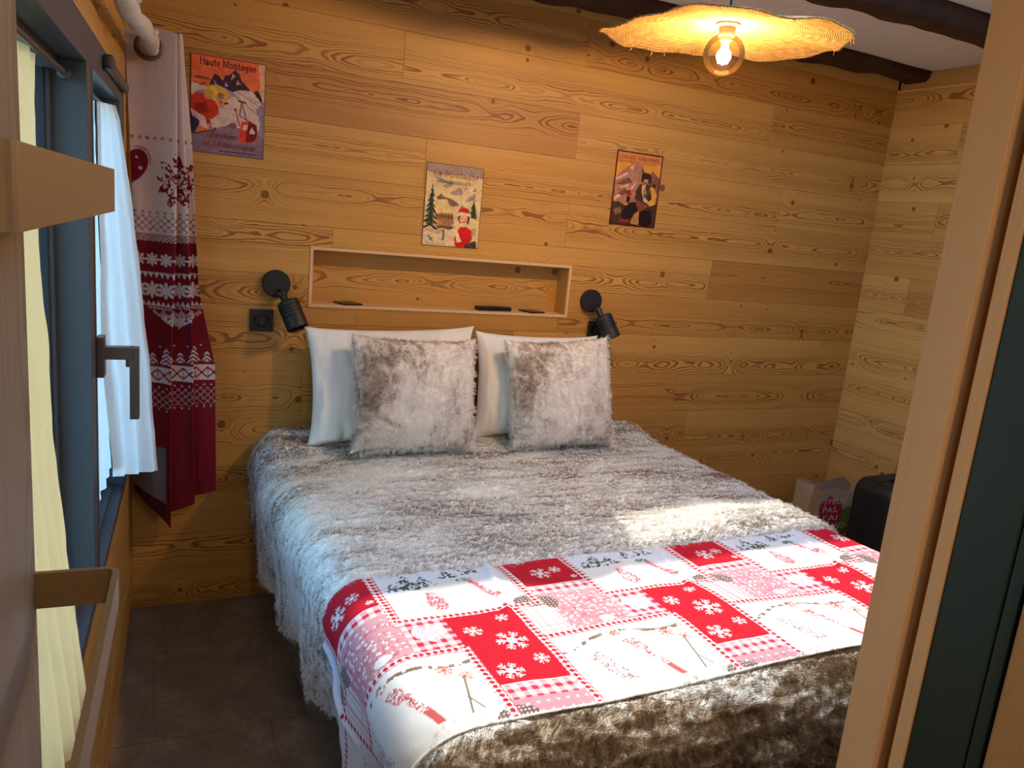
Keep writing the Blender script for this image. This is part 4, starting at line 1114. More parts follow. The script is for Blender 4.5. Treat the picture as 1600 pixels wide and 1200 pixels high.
def masked_grid(name, X, Y, Z, keep, cols=None, extra=None):
    h, w = X.shape
    co = np.stack([X, Y, Z], -1).reshape(-1, 3).astype(np.float32)
    idx = np.arange(h*w).reshape(h, w)
    f = np.stack([idx[:-1, :-1], idx[:-1, 1:], idx[1:, 1:], idx[1:, :-1]], -1)
    kf = keep[:-1, :-1] & keep[:-1, 1:] & keep[1:, 1:] & keep[1:, :-1]
    f = f[kf]
    used = np.unique(f); remap = -np.ones(h*w, int); remap[used] = np.arange(len(used)); f = remap[f]; co = co[used]
    me = bpy.data.meshes.new(name)
    me.vertices.add(len(co)); me.vertices.foreach_set('co', co.ravel())
    me.loops.add(f.size); me.loops.foreach_set('vertex_index', f.ravel().astype(np.int32))
    me.polygons.add(len(f)); me.polygons.foreach_set('loop_start', np.arange(0, f.size, 4, dtype=np.int32))
    me.update(calc_edges=True)
    if cols is not None:
        at = me.color_attributes.new('print', 'FLOAT_COLOR', 'POINT'); c4 = np.ones((len(used), 4), np.float32); c4[:, :3] = cols.reshape(-1, 3)[used]
        at.data.foreach_set('color', c4.ravel())
    if extra is not None:
        at = me.attributes.new('relief', 'FLOAT', 'POINT'); at.data.foreach_set('value', extra.astype(np.float32).ravel()[used]); relief_uv(me, extra.ravel()[used])
    return me

RY0, RY1 = -1.850, -1.235
gx, gy = np.meshgrid(np.arange(XL-0.56, XR+0.58, 0.0055), np.arange(-2.42, -0.034, 0.0055))
rel = fur_relief(gx, gy)
under = np.clip(1-np.maximum(np.maximum(gy-RY1, RY0-gy), 0)/0.02, 0, 1)
side = np.clip((YF-0.05-gy)/0.15, 0, 1)
amp = 0.027*(1-0.88*under) + 0.010*side
X, Y, Z, D = drape(gx, gy, amp*rel - 0.004)
lim = 0.545 + 0.05*(fbm(gx*4, gy*4, 21)-0.5) + 0.03*np.clip(gy+1.6, -1, 0)
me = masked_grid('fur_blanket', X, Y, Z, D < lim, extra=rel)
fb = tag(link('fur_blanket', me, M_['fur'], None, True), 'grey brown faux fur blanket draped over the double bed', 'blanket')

fb_ps = grow_fur(fb, 36000, 0.025, M_['fur_h'], 12, (0.15, -0.45, 0.0), 0.55, 0.004)
vg = fb.vertex_groups.new(name='pile'); zs = np.zeros(len(me.vertices)*3); me.vertices.foreach_get('co', zs); zs = zs.reshape(-1, 3)
clear = ~((zs[:, 1] < RY1-0.012) & (zs[:, 1] > RY0+0.03) & (zs[:, 2] > 0.20))
vg.add([int(i) for i in np.nonzero(clear)[0]], 1.0, 'REPLACE'); fb.particle_systems[0].vertex_group_density = 'pile'
# printed runner
def runner_cols(p, q):
    n = p.shape; c = np.zeros(n+(3,)); T = 0.5555
    white, red, pink = np.array((0.74, 0.74, 0.71)), np.array((0.48, 0.006, 0.020)), np.array((0.56, 0.29, 0.32))
    dred, dgreen, brown = np.array((0.42, 0.02, 0.045)), np.array((0.05, 0.10, 0.075)), np.array((0.15, 0.085, 0.065))
    c[:] = white
    k = np.floor(p/T); m = p - k*T
    def put(mask, col, f=None):
        if f is None: c[mask] = col
        else: c[mask] = (c*(1-f[..., None]) + col*f[..., None])[mask]
    def rect(a, b, d, e): return (m > a) & (m < b) & (q > d) & (q < e)
    def ging(mask, cell=0.0135):
        i = np.floor(m/cell).astype(int) % 2; j = np.floor(q/cell).astype(int) % 2
        put(mask, white); put(mask & (i+j == 1), np.array((0.80, 0.36, 0.38))); put(mask & (i+j == 2), dred*1.2)
    def flake(cx, cy, r, col=white, arms=6, md=None):
        r = r*0.80
        mm = m if md is None else md
        x, y = mm-cx, q-cy; d = np.hypot(x, y); a = np.arctan2(y, x)
        seg = 2*np.pi/arms; aa = np.abs((a+seg/2) % seg - seg/2); ax, ay = d*np.cos(aa), d*np.sin(aa)
        b = (ay < r*0.055) & (ax < r)
        for t_ in (0.45, 0.72): b |= (np.abs(ay-(ax-r*t_)*1.1) < r*0.065) & (ay < r*0.27) & (ay > 0) & (ax < r)
        b |= (np.abs(d-r*0.24) < r*0.08)
        return b
    sc = fbm(p*90, q*90, 31, 3)
    scl = fbm(p*160, q*160, 33, 2)
    # row of firs and figures (white patch)
    wp = rect(0.012, 0.345, -1, 0.235)
    put(wp, white*0.98)
    hill = 0.088 + 0.02*np.sin(m*22+1) ; put(wp & (q < hill), np.array((0.66, 0.71, 0.76)))
    for cx, cy, r in ((0.085, 0.075, 0.042), (0.045, 0.085, 0.024), (0.13, 0.07, 0.028), (0.20, 0.045, 0.026), (0.245, 0.040, 0.020), (0.275, 0.035, 0.022)):
        yy = (q-(cy-r*1.3)); tri = (yy > 0) & (np.abs(m-cx) < (0.30+0.35*((yy/(r*0.42)) % 1))*yy*1.15) & (q < cy+r*0.6) & (scl > 0.47)
        put(wp & tri, dgreen)
    fig = (((m-0.125)/(0.018+0.16*np.clip(q-0.13, 0, 0.09)))**2 + ((q-0.165)/0.045)**2 < 1) & (np.abs(((m-0.125)/0.008+(q/0.007)) % 1-0.5) < 0.40) & (scl > 0.40); put(wp & fig, np.array((0.50, 0.08, 0.11)))
    put(wp & (((m-0.125)/0.014)**2 + ((q-0.128)/0.013)**2 < 1), np.array((0.72, 0.42, 0.42)))
    put(wp & (np.hypot(m-0.118, q-0.127) < 0.005), np.array((0.3, 0.1, 0.1)))
    sk_ = (np.abs((m-0.255) - (q-0.115)*0.35) < 0.009) & (q > 0.075) & (q < 0.19); put(wp & sk_ & (scl > 0.36), np.array((0.72, 0.16, 0.18)))
    put(wp & (((m-0.232)/0.022)**2 + ((q-0.078)/0.010)**2 < 1) & (scl > 0.38), np.array((0.08, 0.24, 0.12)))
    # red patch with snowflakes
    rp = rect(0.375, 0.5555, -1, 0.158); put(rp, red)
    for cx, cy, r in ((0.450, 0.092, 0.036), (0.500, 0.080, 0.022), (0.43, 0.0, 0.028), (0.53, 0.13, 0.012)): put(rp & flake(cx, cy, r), white)
    ging(rect(0.375, 0.5555, 0.158, 0.200)); put(rect(0.375, 0.5555, 0.156, 0.161), white)
    # pink patch with white blossom
    pk = rect(0.345, 0.5555, 0.200, 0.372); put(pk, pink)
    tr_ = fbm(p*55+3, q*55, 41, 3); put(pk & (np.abs(tr_-0.5) < 0.035) & (np.hypot(m-0.47, q-0.31) < 0.10), np.array((0.55, 0.13, 0.18)))
    rad_ = np.hypot(m-0.47, q-0.345); an_ = np.arctan2(0.345-q, m-0.47)
    br_ = (np.abs(((an_*3.2 + 0.9*np.sin(rad_*60)) % 1)-0.5) < 0.045/np.clip(rad_*9, 0.35, 2)) & (rad_ < 0.135) & (an_ > -0.1); put(pk & br_, np.array((0.60, 0.17, 0.22)))
    for ci, cs in ((0, 0.021), (1, 0.017)):
        gx_, gy_ = (m/cs+0.3*ci) % 1 - 0.5, (q/cs+0.4*ci) % 1 - 0.5
        rn = vnoise(np.floor(p/cs+0.3*ci)*3.7, np.floor(q/cs+0.4*ci)*5.1, 45+ci); rm2 = vnoise(np.floor(p/cs+0.3*ci)*2.1, np.floor(q/cs+0.4*ci)*7.3, 47+ci)
        px_, py_ = gx_+(rn-0.5)*0.7, gy_+(rm2-0.5)*0.7; pd_ = np.hypot(px_, py_); pa_ = np.arctan2(py_, px_)
        fl_ = (pd_ < 0.24*(0.55+0.45*np.abs(np.cos(2.5*pa_+rn*6)))) & (pd_ > 0.05)
        put(pk & fl_ & (rn > 0.45) & (rad_ < 0.14) & (rad_ > 0.02), np.array((0.86, 0.76, 0.76)))
    put(pk & (((m-0.49)/0.020)**2 + ((q-0.352)/0.014)**2 < 1), white)
    # plaid and mitten
    pl_ = rect(0.290, 0.385, 0.243, 0.375); put(pl_, white*0.97)
    s1 = ((m % 0.021) < 0.0025) | (((m+0.006) % 0.042) < 0.0025); s2 = ((q % 0.018) < 0.0022) & (q > 0.33); put(pl_ & (s1 | s2), np.array((0.66, 0.25, 0.28)))
    mt = ((((m-0.345)/0.042)**2 + ((q-0.228)/0.030)**2 < 1) | (((m-0.39)/0.022)**2 + ((q-0.245)/0.030)**2 < 1)); put(mt, brown); put(mt & (((m/0.010) % 1 - .5)**2 + ((q/0.010) % 1 - .5)**2 < 0.06), white*0.8)
    # gingham with heart
    gh = rect(0.0, 0.107, 0.250, 0.380); ging(gh)
    hx, hy = (m-0.055)/0.034, -(q-0.315)/0.030
    hr = (hx**2+hy**2-1)**3 - hx**2*hy**3 < 0; put(gh & hr, np.array((0.80, 0.58, 0.60))); put(gh & hr & (np.abs(scl-0.5) < 0.07), np.array((0.62, 0.40, 0.46)))
    # tall red patch
    tp_ = rect(0.107, 0.287, 0.243, 0.535); put(tp_, red)
    for cx, cy, r in ((0.219, 0.382, 0.047), (0.238, 0.287, 0.020), (0.150, 0.325, 0.028), (0.163, 0.490, 0.038), (0.250, 0.462, 0.024)): put(tp_ & flake(cx, cy, r), white)
    far = tp_ & (p < -0.2); put(far, white); put(far & (np.abs(sc-0.5) < 0.02) & (fbm(p*9, q*9, 77) > 0.5), np.array((0.50, 0.22, 0.24)))
    ging(rect(0.107, 0.287, 0.538, 0.588)); pb = rect(0.107, 0.287, 0.588, 2); put(pb, pink*np.array((0.95, 0.9, 0.95)))
    put(pb & (np.hypot((m/0.022) % 1-.5, (q/0.022) % 1-.5) < 0.16), white)
    mt = (((m-0.115)/0.045)**2 + ((q-0.628)/0.026)**2 < 1); put(mt, brown); put(mt & (((m/0.009) % 1 - .5)**2 + ((q/0.009) % 1 - .5)**2 < 0.07), white*0.8)
    # long white patch
    mw = np.where(m < 0.107, m+T, m)           # 0.287 .. 0.6625
    lw_ = (mw > 0.300) & (q > 0.392) & ~mt; put(lw_, white)
    dash = (np.abs(q-(0.445-0.10*(mw-0.36)-0.02*np.sin(mw*18))) < 0.006) & (sc > 0.50); put(lw_ & dash, np.array((0.20, 0.14, 0.09)))
    put(lw_ & (((mw-0.46)/0.014)**2 + ((q-0.425)/0.012)**2 < 1) & (scl > .45), np.array((0.60, 0.24, 0.16)))
    for cx, ph in ((0.385, 0.5), ):
        e = (np.abs((mw-cx)-(q-0.53)*0.30) < 0.020) & (np.abs(q-0.53) < 0.055) & (np.abs(scl-0.5) < 0.06); put(lw_ & e, np.array((0.26, 0.11, 0.09)))
    e = (np.abs((mw-0.495)-(q-0.51)*0.38) < np.where(q < 0.50, 0.016, 0.008)) & (q > 0.455) & (q < 0.60); put(lw_ & e & ((np.abs(scl-0.5) < 0.10) | (q > 0.56)), np.array((0.55, 0.10, 0.10)))
    for cx, cy, r in ((0.585, 0.455, 0.024), (0.622, 0.482, 0.020)):
        put(lw_ & flake(cx, cy, r, arms=7, md=mw), np.array((0.50, 0.14, 0.08)))
    st = (np.abs((mw-0.605)+(q-0.53)*0.25) < 0.0025) & (q > 0.48) & (q < 0.60) | (np.abs(mw-0.605-0.5*(q-0.565)) < 0.002) & (np.abs(q-0.57) < 0.02); put(lw_ & st, np.array((0.20, 0.15, 0.08)))
    # heart braid along the seams
    def braid(mask, t_, across):
        cell = 0.0155; a = (t_/cell) % 1 - 0.5; b = across/0.008
        h_ = ((a/0.38)**2 + (b/0.72)**2 < 1)
        put(mask, white); put(mask & h_ & (np.abs(b) < 0.9), red)
        put(mask & (np.abs(np.abs(b)-1.25) < 0.10+0.25*(np.sin(t_*400) > 0)), np.array((0.62, 0.10, 0.13)))
    dm = np.minimum(np.abs(m), np.abs(m-T)); sg = np.where(m > T/2, m-T, m)
    braid((np.abs(sg) < 0.012) & (q < 0.25), q, sg)
    braid((np.abs(m-0.360) < 0.012) & (q < 0.25), q, m-0.360)
    braid((np.abs(q-0.242) < 0.010) & (m < 0.345), m, q-0.242)
    braid((np.abs(q-0.383) < 0.011) & ((m > 0.287) | (m < 0.107)), m, q-0.383)
    braid((np.abs(m-0.107) < 0.010) & (q > 0.38), q, m-0.107)
    braid((np.abs(m-0.292) < 0.010) & (q > 0.25), q, m-0.292)
    return c
gx, gy = np.meshgrid(np.arange(XL-0.53, XR+0.42, 0.0021), np.arange(RY0, RY1+0.001, 0.0021))
gyw = gy + 0.006*np.sin(gx*5+1)*np.clip((gy-RY1)/-0.3, 0, 1)
wr_ = 0.011 + 0.012*(fbm(gx*6, gy*8, 51, 4)-0.5) + 0.010*np.exp(-((gx-0.80-0.55*np.floor((gx-0.53)/0.5555)-0.25*(gy+1.4))/0.012)**2)*np.clip((gy+1.56)/0.1, 0, 1)
X, Y, Z, D = drape(gx, gyw, wr_)
cols = runner_cols(gx-0.512, -gy-1.222)
me = grid_mesh('bed_runner', X, Y, Z, cols)
run = tag(link('bed_runner', me, M_['print'], None, True), 'red and white patchwork runner with snowflakes across the foot of the bed', 'bed runner')
sm = run.modifiers.new('thickness', 'SOLIDIFY'); sm.thickness = 0.005; sm.offset = -1
ex = [k for k in (0, gx.shape[0]-1)]
bm = bmesh.new()
tube(bm, [(float(X[0, j]), float(Y[0, j]), float(Z[0, j])-0.002) for j in range(0, X.shape[1], 8)], 0.0028, 6)
hem = obj('hem', bm, M_['cotton'], run, True)

# ------------------------------------------------------------------ pillows and cushions
def pillow(name, label, cat, group, w, h, t, loc, tilt, roll, yaw, mat, seed, fur=0.0, wrinkle=0.006, sag=0.0, n=110):
    u = np.linspace(-1, 1, n)[None, :]; v = np.linspace(-1, 1, n)[:, None]
    ox = w/2*u*(1-0.055*(1-v**2)*np.abs(u)**3 + 0.03*np.abs(u*v)**8) + 0*v
    oz = h/2*v*(1-0.055*(1-u**2)*np.abs(v)**3 + 0.03*np.abs(u*v)**8) + 0*u
    th = t/2*np.clip((1-np.abs(u)**2.4)*(1-np.abs(v)**2.4), 0, 1)**0.5*(1-0.12*v)
    bmx = bmesh.new(); parts = []
    for s_ in (-1, 1):
        rel = fur_relief(ox*1.3+seed*3.3, oz*0.9+seed*1.7, seed) if fur else 0*ox
        edge = np.clip((1-np.maximum(np.abs(u), np.abs(v)))*12, 0, 1)
        radial = wrinkle*(1.0 if fur else 3.4)*edge*(fbm(ox*14+seed, oz*5, seed+2, 3)-0.5)*2*(0.5+np.maximum(np.abs(u), np.abs(v))**2)
        y = s_*(th + radial + fur*rel*(0.3+0.7*edge))
        xx = ox + (fur*0.5*(rel-0.5)*(1-edge) if fur else 0); zz = oz + (fur*0.5*(rel-0.5)*(1-edge) if fur else 0) + sag*(-(1-u**2))*np.clip(v, 0, 1)*0.04
        xs = xx if s_ < 0 else xx[:, ::-1]
        parts.append((xx, y, zz, rel))
    co = np.concatenate([np.stack([a, b, c_], -1).reshape(-1, 3) for a, b, c_, _ in parts])
    idx = np.arange(n*n).reshape(n, n)
    f1 = np.stack([idx[:-1, :-1], idx[:-1, 1:], idx[1:, 1:], idx[1:, :-1]], -1).reshape(-1, 4)
    f2 = f1[:, ::-1] + n*n
    # weld the rims
    rim = np.zeros((n, n), bool); rim[0] = rim[-1] = True; rim[:, 0] = rim[:, -1] = True
    mp = np.arange(2*n*n); mp[n*n:][rim.ravel()] = np.arange(n*n)[rim.ravel()]
    co[:n*n][rim.ravel(), 1] = 0
    f = mp[np.concatenate([f1, f2])]
    used = np.unique(f); rm = -np.ones(2*n*n, int); rm[used] = np.arange(len(used)); f = rm[f]; co = co[used]
    me = bpy.data.meshes.new(name); me.vertices.add(len(co)); me.vertices.foreach_set('co', co.astype(np.float32).ravel())
    me.loops.add(f.size); me.loops.foreach_set('vertex_index', f.ravel().astype(np.int32)); me.polygons.add(len(f)); me.polygons.foreach_set('loop_start', np.arange(0, f.size, 4, dtype=np.int32)); me.update(calc_edges=True)
    at = me.attributes.new('relief', 'FLOAT', 'POINT'); rl = np.concatenate([p_[3].ravel() for p_ in parts])[used]; at.data.foreach_set('value', rl.astype(np.float32)); relief_uv(me, rl)
    o = link(name, me, mat, None, True)
    m = Matrix.Translation(loc) @ Matrix.Rotation(yaw, 4, 'Z') @ Matrix.Rotation(roll, 4, 'Y') @ Matrix.Rotation(-tilt, 4, 'X') @ Matrix.Translation((0, 0, h/2))
    o.matrix_world = m
    if fur: grow_fur(o, 3500, 0.026, M_['fur_hc'], 14, (0.1, 0, -0.4), 0.5, 0.004, seed)
    return tag(o, label, cat, group)
WP, FC = 'white pillows against the bed wall', 'fur cushions on the bed'
pillow('bed_pillow', 'white pillow standing behind the left fur cushion', 'pillow', WP, 0.68, 0.445, 0.13, (0.945, -0.155, 0.690), 0.16, -0.025, 0.05, M_['cotton'], 3)
pillow('bed_pillow', 'white pillow mostly hidden by the right fur cushion', 'pillow', WP, 0.58, 0.435, 0.13, (1.570, -0.155, 0.690), 0.16, 0.01, 0.02, M_['cotton'], 5)
pillow('fur_cushion', 'square faux fur cushion leaning on the larger visible white pillow', 'cushion', FC, 0.485, 0.430, 0.13, (0.978, -0.310, 0.690), 0.24, 0.015, 0.0, M_['furc'], 7, 0.012, 0.006)
pillow('fur_cushion', 'square faux fur cushion under the right reading spotlight', 'cushion', FC, 0.470, 0.440, 0.13, (1.622, -0.310, 0.690), 0.24, -0.05, 0.0, M_['furc'], 11, 0.012, 0.006)

# ------------------------------------------------------------------ branch rod and red curtain
br = bmesh.new(); rs = random.Random(5); pts = []; rads = []
for i in range(44):
    s_ = 0.012 + i*0.055
    n_ = 0.070 + 0.010*math.sin(s_*4.1+0.4) + rs.uniform(-.002, .002)
    p = UL*s_ - nl*n_
    pts.append((p.x, p.y, 1.985 + 0.012*math.sin(s_*5.3) + rs.uniform(-.003, .003))); rads.append(0.0225 + 0.0035*math.sin(s_*23) + rs.uniform(-.001, .0015))
tube(br, pts, rads, 16)
for i in (9, 17, 26): lathe(br, [(0, 0.012), (0.006, 0.012), (0.009, -0.006), (0, -0.006)], 8, aim(Vector(pts[i])+Vector((0.02, 0, 0.004)), (1, 0, 0.2)))
tag(obj('curtain_rod', br, plain('peeled_branch', (0.55, 0.47, 0.40), 0.8, var=0.25, scale=25, bump=0.4), None, True), 'pale peeled branch used as curtain rod above the window', 'curtain rod')
def curtain_cols(x, z, u):
    c = np.zeros(x.shape+(3,)); lin = np.array((0.66, 0.53, 0.47)); red = np.array((0.17, 0.004, 0.012)); wh = np.array((0.62, 0.50, 0.47))
    c[:] = lin*(1+0.10*(fbm(x*30, z*420, 3)-0.5)[..., None])
    c[z < 1.432] = red
    def put(m, col): c[m] = col
    def diamonds(z0, per, r, col, hollow=True):
        a = ((x/per) % 1 - 0.5)*per; d = np.abs(a)+np.abs(z-z0); put((d < r) & ((d > r*0.45) if hollow else True), col)
    diamonds(1.731, 0.0225, 0.0065, red)
    diamonds(1.497, 0.0225, 0.0055, red)
    lat = (z < 1.488) & (z > 1.436); L1 = np.abs(((x+z)/0.0225) % 1-0.5)*0.0225; L2 = np.abs(((x-z)/0.0225) % 1-0.5)*0.0225; put(lat & ((L1 < 0.0016) | (L2 < 0.0016)), red)
    dots = (np.abs(z-1.416) < 0.012) & (((np.floor(x/0.0055)+np.floor(z/0.0055)) % 2) == 0) & (z < 1.427); put(dots, wh); put((np.abs(z-1.430) < 0.002), wh)
    hx, hz = (x-0.004)/0.046, (z-1.632)/0.050; h0 = (hx**2+hz**2-1)**3 - hx**2*hz**3; put(h0 < 0, red)
    hx2, hz2 = hx/1.16, hz/1.16; h1 = (hx2**2+hz2**2-1)**3 - hx2**2*hz2**3; put((h1 < 0) & (h0 > 0.25) & (((np.arctan2(hz, hx)*14) % 1) < 0.6), red)
    put((h0 < 0) & (np.hypot(x-0.032, z-1.635) < 0.006), wh); put((h0 < 0) & (np.hypot(x-0.022, z-1.668) < 0.004), wh)
    bx_, bz_ = x-0.142, z-1.600
    rr_ = np.hypot(bx_/0.9, bz_/1.25); lobes = 0.060 + 0.012*np.sin(np.arctan2(bz_, bx_)*9)
    n1 = fbm(x*150, z*150, 61, 2); put((rr_ < lobes) & ((n1 > 0.50) | (np.abs(((np.arctan2(bz_, bx_))*11/6.283) % 1-0.5) < 0.06)), red)
    # knitted heart
    hx, hz = (x-0.145)/0.150, (z-1.255)/0.145; hh = (hx**2+hz**2-1)**3 - hx**2*hz**3 < 0
    hh &= z < 1.432
    cx = ((x/0.042) % 1-0.5)*0.042
    def star(z0, r):
        d = np.hypot(cx, z-z0); a = np.arctan2(z-z0, cx); k = np.abs(np.cos(a*4)); return (d < r*(0.45+0.55*k)) & ((k > 0.35) | (d < r*0.4))
    put(hh & star(1.345, 0.022), wh); put(hh & star(1.245, 0.028), wh)
    row = hh & (np.abs(z-1.293) < 0.010) & (np.abs(((x/0.017) % 1-0.5)*0.017) < (z-1.283)*0.45); put(row, wh)
    row = hh & (np.abs(z-1.200) < 0.008) & (np.abs(((x/0.015) % 1-0.5)*0.015) < (1.208-z)*0.5); put(row, wh)
    put(hh & (np.abs(z-1.185) < 0.004) & (((x/0.007) % 1) < 0.5), wh)
    low = hh & (z < 1.178); dd = np.abs(((x/0.028) % 1-0.5)*0.028)+np.abs(((z/0.028) % 1-0.5)*0.028); put(low & (dd < 0.009) & (dd > 0.004), wh); put(low & (dd > 0.0125) & (dd < 0.0155), wh); put(hh & star(1.135, 0.026), wh)
    # trees
    ct = ((x/0.043) % 1-0.5)*0.043; big = (np.floor(x/0.043) % 2) == 0
    top = np.where(big, 1.050, 1.032); zz_ = top-z; tree = (zz_ > 0) & (z > 0.995) & (np.abs(ct) < 0.005+0.30*zz_) & ((((zz_-np.abs(ct)*0.9)/0.014) % 1) < 0.55); put(tree, wh)
    put((np.abs(z-1.055) < 0.004) & (np.hypot((((x+0.02)/0.043) % 1-0.5)*0.043, z-1.055) < 0.003), wh)
    band = (z < 0.985) & (z > 0.930); put(band, wh); cb = ((x/0.040) % 1-0.5)*0.040; zb = z-0.957
    put(band & (np.abs(zb) < 0.021) & (((np.abs(np.abs(cb)-np.abs(zb)) < 0.0035)) | (np.hypot(cb, zb) < 0.005) | ((np.abs(cb) > 0.0165) & (np.abs(zb) < 0.015) & ((np.floor(z/0.004) % 2) == 0))), red)
    la = (z < 0.905) & (z > 0.842); M1 = np.abs(((x+z)/0.024) % 1-0.5)*0.024; M2 = np.abs(((x-z)/0.024) % 1-0.5)*0.024
    put(la & ((M1 < 0.0012) | (M2 < 0.0012)), wh*0.8); diamonds(0.913, 0.024, 0.004, wh); diamonds(0.834, 0.024, 0.004, wh)
    put(z < 0.60, red*0.96)
    return c
nz_, nu = 640, 190
tz = np.linspace(0, 1, nz_)[:, None]; tu = np.linspace(0, 1, nu)[None, :]
zt = 2.060
def lerp_z(z, tab):
    zs = [t[0] for t in tab][::-1]; vs__ = [t[1] for t in tab][::-1]; return np.interp(z, zs, vs__)
zrow = (zt - 1.66*tz)
xa = lerp_z(zrow, [(2.06, -0.008), (1.5, 0.012), (0.9, 0.012), (0.4, 0.014)])
x1 = lerp_z(zrow, [(2.06, 0.139), (1.7, 0.142), (1.4, 0.140), (1.0, 0.128), (0.4, 0.128)])
x2 = lerp_z(zrow, [(2.06, 0.152), (1.7, 0.165), (1.4, 0.178), (1.0, 0.196), (0.4, 0.207)])
x3 = lerp_z(zrow, [(2.06, 0.158), (1.9, 0.170), (1.7, 0.190), (1.42, 0.203), (1.18, 0.216), (0.9, 0.272), (0.4, 0.282)])
k_ = np.clip((2.0-zrow)/0.8, 0.25, 1.0)
def seg(u, keys):
    us = [k[0] for k in keys]; out = 0*zrow*u
    for (u0, v0), (u1, v1) in zip(keys, keys[1:]):
        w = np.clip((u-u0)/(u1-u0), 0, 1); w = w*w*(3-2*w)*0.35 + w*0.65
        out = np.where((u >= u0) & (u <= u1), v0*(1-w)+v1*w, out)
    return out
KX = [(0, xa), (0.42, x1), (0.50, x1-0.022*k_), (0.74, x2), (0.80, x2-0.022*k_), (1.0, x3)]
KY = [(0, -0.135+0*zrow), (0.42, -0.165-0.055*k_), (0.50, -0.150-0.005*k_), (0.74, -0.155-0.030*k_), (0.80, -0.140+0.008*k_), (1.0, -0.125-0.020*k_)]
Xc, Yc = seg(tu, KX), seg(tu, KY)
Yc = Yc + 0.006*np.sin(tu*18+zrow*3)*k_ + 0.004*(fbm(tu*6+0*zrow, zrow*4+0*tu, 71)-0.5)
drop = lerp_z(tu, [(1.0, 0.515), (0.80, 0.490), (0.74, 0.480), (0.50, 0.440), (0.42, 0.408), (0.0, 0.530)])
Zc = zt - (zt-drop)*tz + 0.006*np.sin(tu*9)*(1-tz)
cc = curtain_cols(Xc - xa + 0.004 + 0*tu, Zc, tu)
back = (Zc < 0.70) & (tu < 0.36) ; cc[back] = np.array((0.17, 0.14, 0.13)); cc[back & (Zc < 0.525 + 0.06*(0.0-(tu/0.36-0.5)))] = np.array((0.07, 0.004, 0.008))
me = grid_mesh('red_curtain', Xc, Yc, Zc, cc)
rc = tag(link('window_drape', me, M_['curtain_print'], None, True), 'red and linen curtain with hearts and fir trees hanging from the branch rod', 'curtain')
sm = rc.modifiers.new('thickness', 'SOLIDIFY'); sm.thickness = 0.0022
bm = bmesh.new()
mt = bmesh.ops.create_circle
n1, n2 = 36, 12; ring = []
for i in range(n1):
    a = 2*math.pi*i/n1; row = []
    for j in range(n2):
        b = 2*math.pi*j/n2; r = 0.0345 + 0.0075*math.cos(b)
        row.append(bm.verts.new((0.060 + r*math.cos(a), -0.180 + 0.0045*math.sin(b), 2.003 + r*math.sin(a))))
    ring.append(row)
for i in range(n1):
    for j in range(n2): bm.faces.new((ring[i][j], ring[(i+1) % n1][j], ring[(i+1) % n1][(j+1) % n2], ring[i][(j+1) % n2]))
obj('eyelet', bm, plain('antique_brass', (0.14, 0.085, 0.045), 0.35, 0.8), rc, True)

# ------------------------------------------------------------------ suitcase and shopping bag behind the bed
sc_ = tag(empty('suitcase', (3.305, -0.625, 0), 0.06), 'black ribbed hard shell suitcase standing by the right wall', 'suitcase')
def rounded_slab(bm, w, d, z0, z1, r, y0, n=6, prof=None):
    pts = []
    for cx, cz, a0 in ((w/2-r, z1-r, 0), (-w/2+r, z1-r, 90), (-w/2+r, z0+r, 180), (w/2-r, z0+r, 270)):
        for k in range(n+1):
            a = math.radians(a0+90*k/n); pts.append((cx+r*math.cos(a), cz+r*math.sin(a)))
    rings = []
    cz = (z0+z1)/2
    for ins, y in prof:
        rings.append([bm.verts.new((x*(1-ins/(w/2)), y0+y, cz+(z-cz)*(1-ins/((z1-z0)/2)))) for x, z in pts])
    for a, b in zip(rings, rings[1:]):
        for k in range(len(pts)): bm.faces.new((a[k], a[(k+1) % len(pts)], b[(k+1) % len(pts)], b[k]))
    bm.faces.new(rings[0]); bm.faces.new(rings[-1])
bm = bmesh.new(); rounded_slab(bm, 0.39, 0.20, 0.055, 0.555, 0.06, 0, prof=[(0.03, -0.105), (0.012, -0.102), (0.003, -0.092), (0, -0.075), (0, -0.006)])
autosmooth(obj('front_shell', bm, M_['black'], sc_), 40)
bm = bmesh.new(); rounded_slab(bm, 0.39, 0.20, 0.055, 0.555, 0.06, 0, prof=[(0, 0.006), (0, 0.075), (0.003, 0.092), (0.012, 0.102), (0.03, 0.105)])
autosmooth(obj('rear_shell', bm, M_['black'], sc_), 40)
bm = bmesh.new(); rounded_slab(bm, 0.384, 0.02, 0.058, 0.552, 0.058, 0, prof=[(0, -0.006), (0, 0.006)])
obj('zip_band', bm, M_['gasket'], sc_)
for x in (-0.12, -0.072, -0.024, 0.024, 0.072, 0.12):
    obj('rib', bx((x-0.009, -0.1115, 0.10), (x+0.009, -0.098, 0.51), 0.005), M_['black'], sc_)
bm = bmesh.new(); tube(bm, [(-0.07, 0, 0.553), (-0.062, 0, 0.572), (-0.03, 0, 0.578), (0.03, 0, 0.578), (0.062, 0, 0.572), (0.07, 0, 0.553)], 0.009, 10)
obj('handle', bm, M_['black'], sc_, True)
for x in (-0.15, 0.15):
    for y in (-0.07, 0.07):
        bm = bmesh.new(); lathe(bm, [(0, -0.011), (0.020, -0.011), (0.0235, -0.006), (0.0235, 0.006), (0.020, 0.011), (0, 0.011)], 20, aim((x, y, 0.0235), (1, 0, 0)))
        box(bm, (x-0.016, y-0.014, 0.035), (x+0.016, y+0.014, 0.062), 0.004)
        obj('wheel', bm, M_['gasket'], sc_)
bm = bmesh.new(); box(bm, (-0.196, -0.012, 0.20), (-0.190, -0.004, 0.235), 0.002); box(bm, (-0.199, -0.011, 0.17), (-0.195, -0.005, 0.205), 0.001)
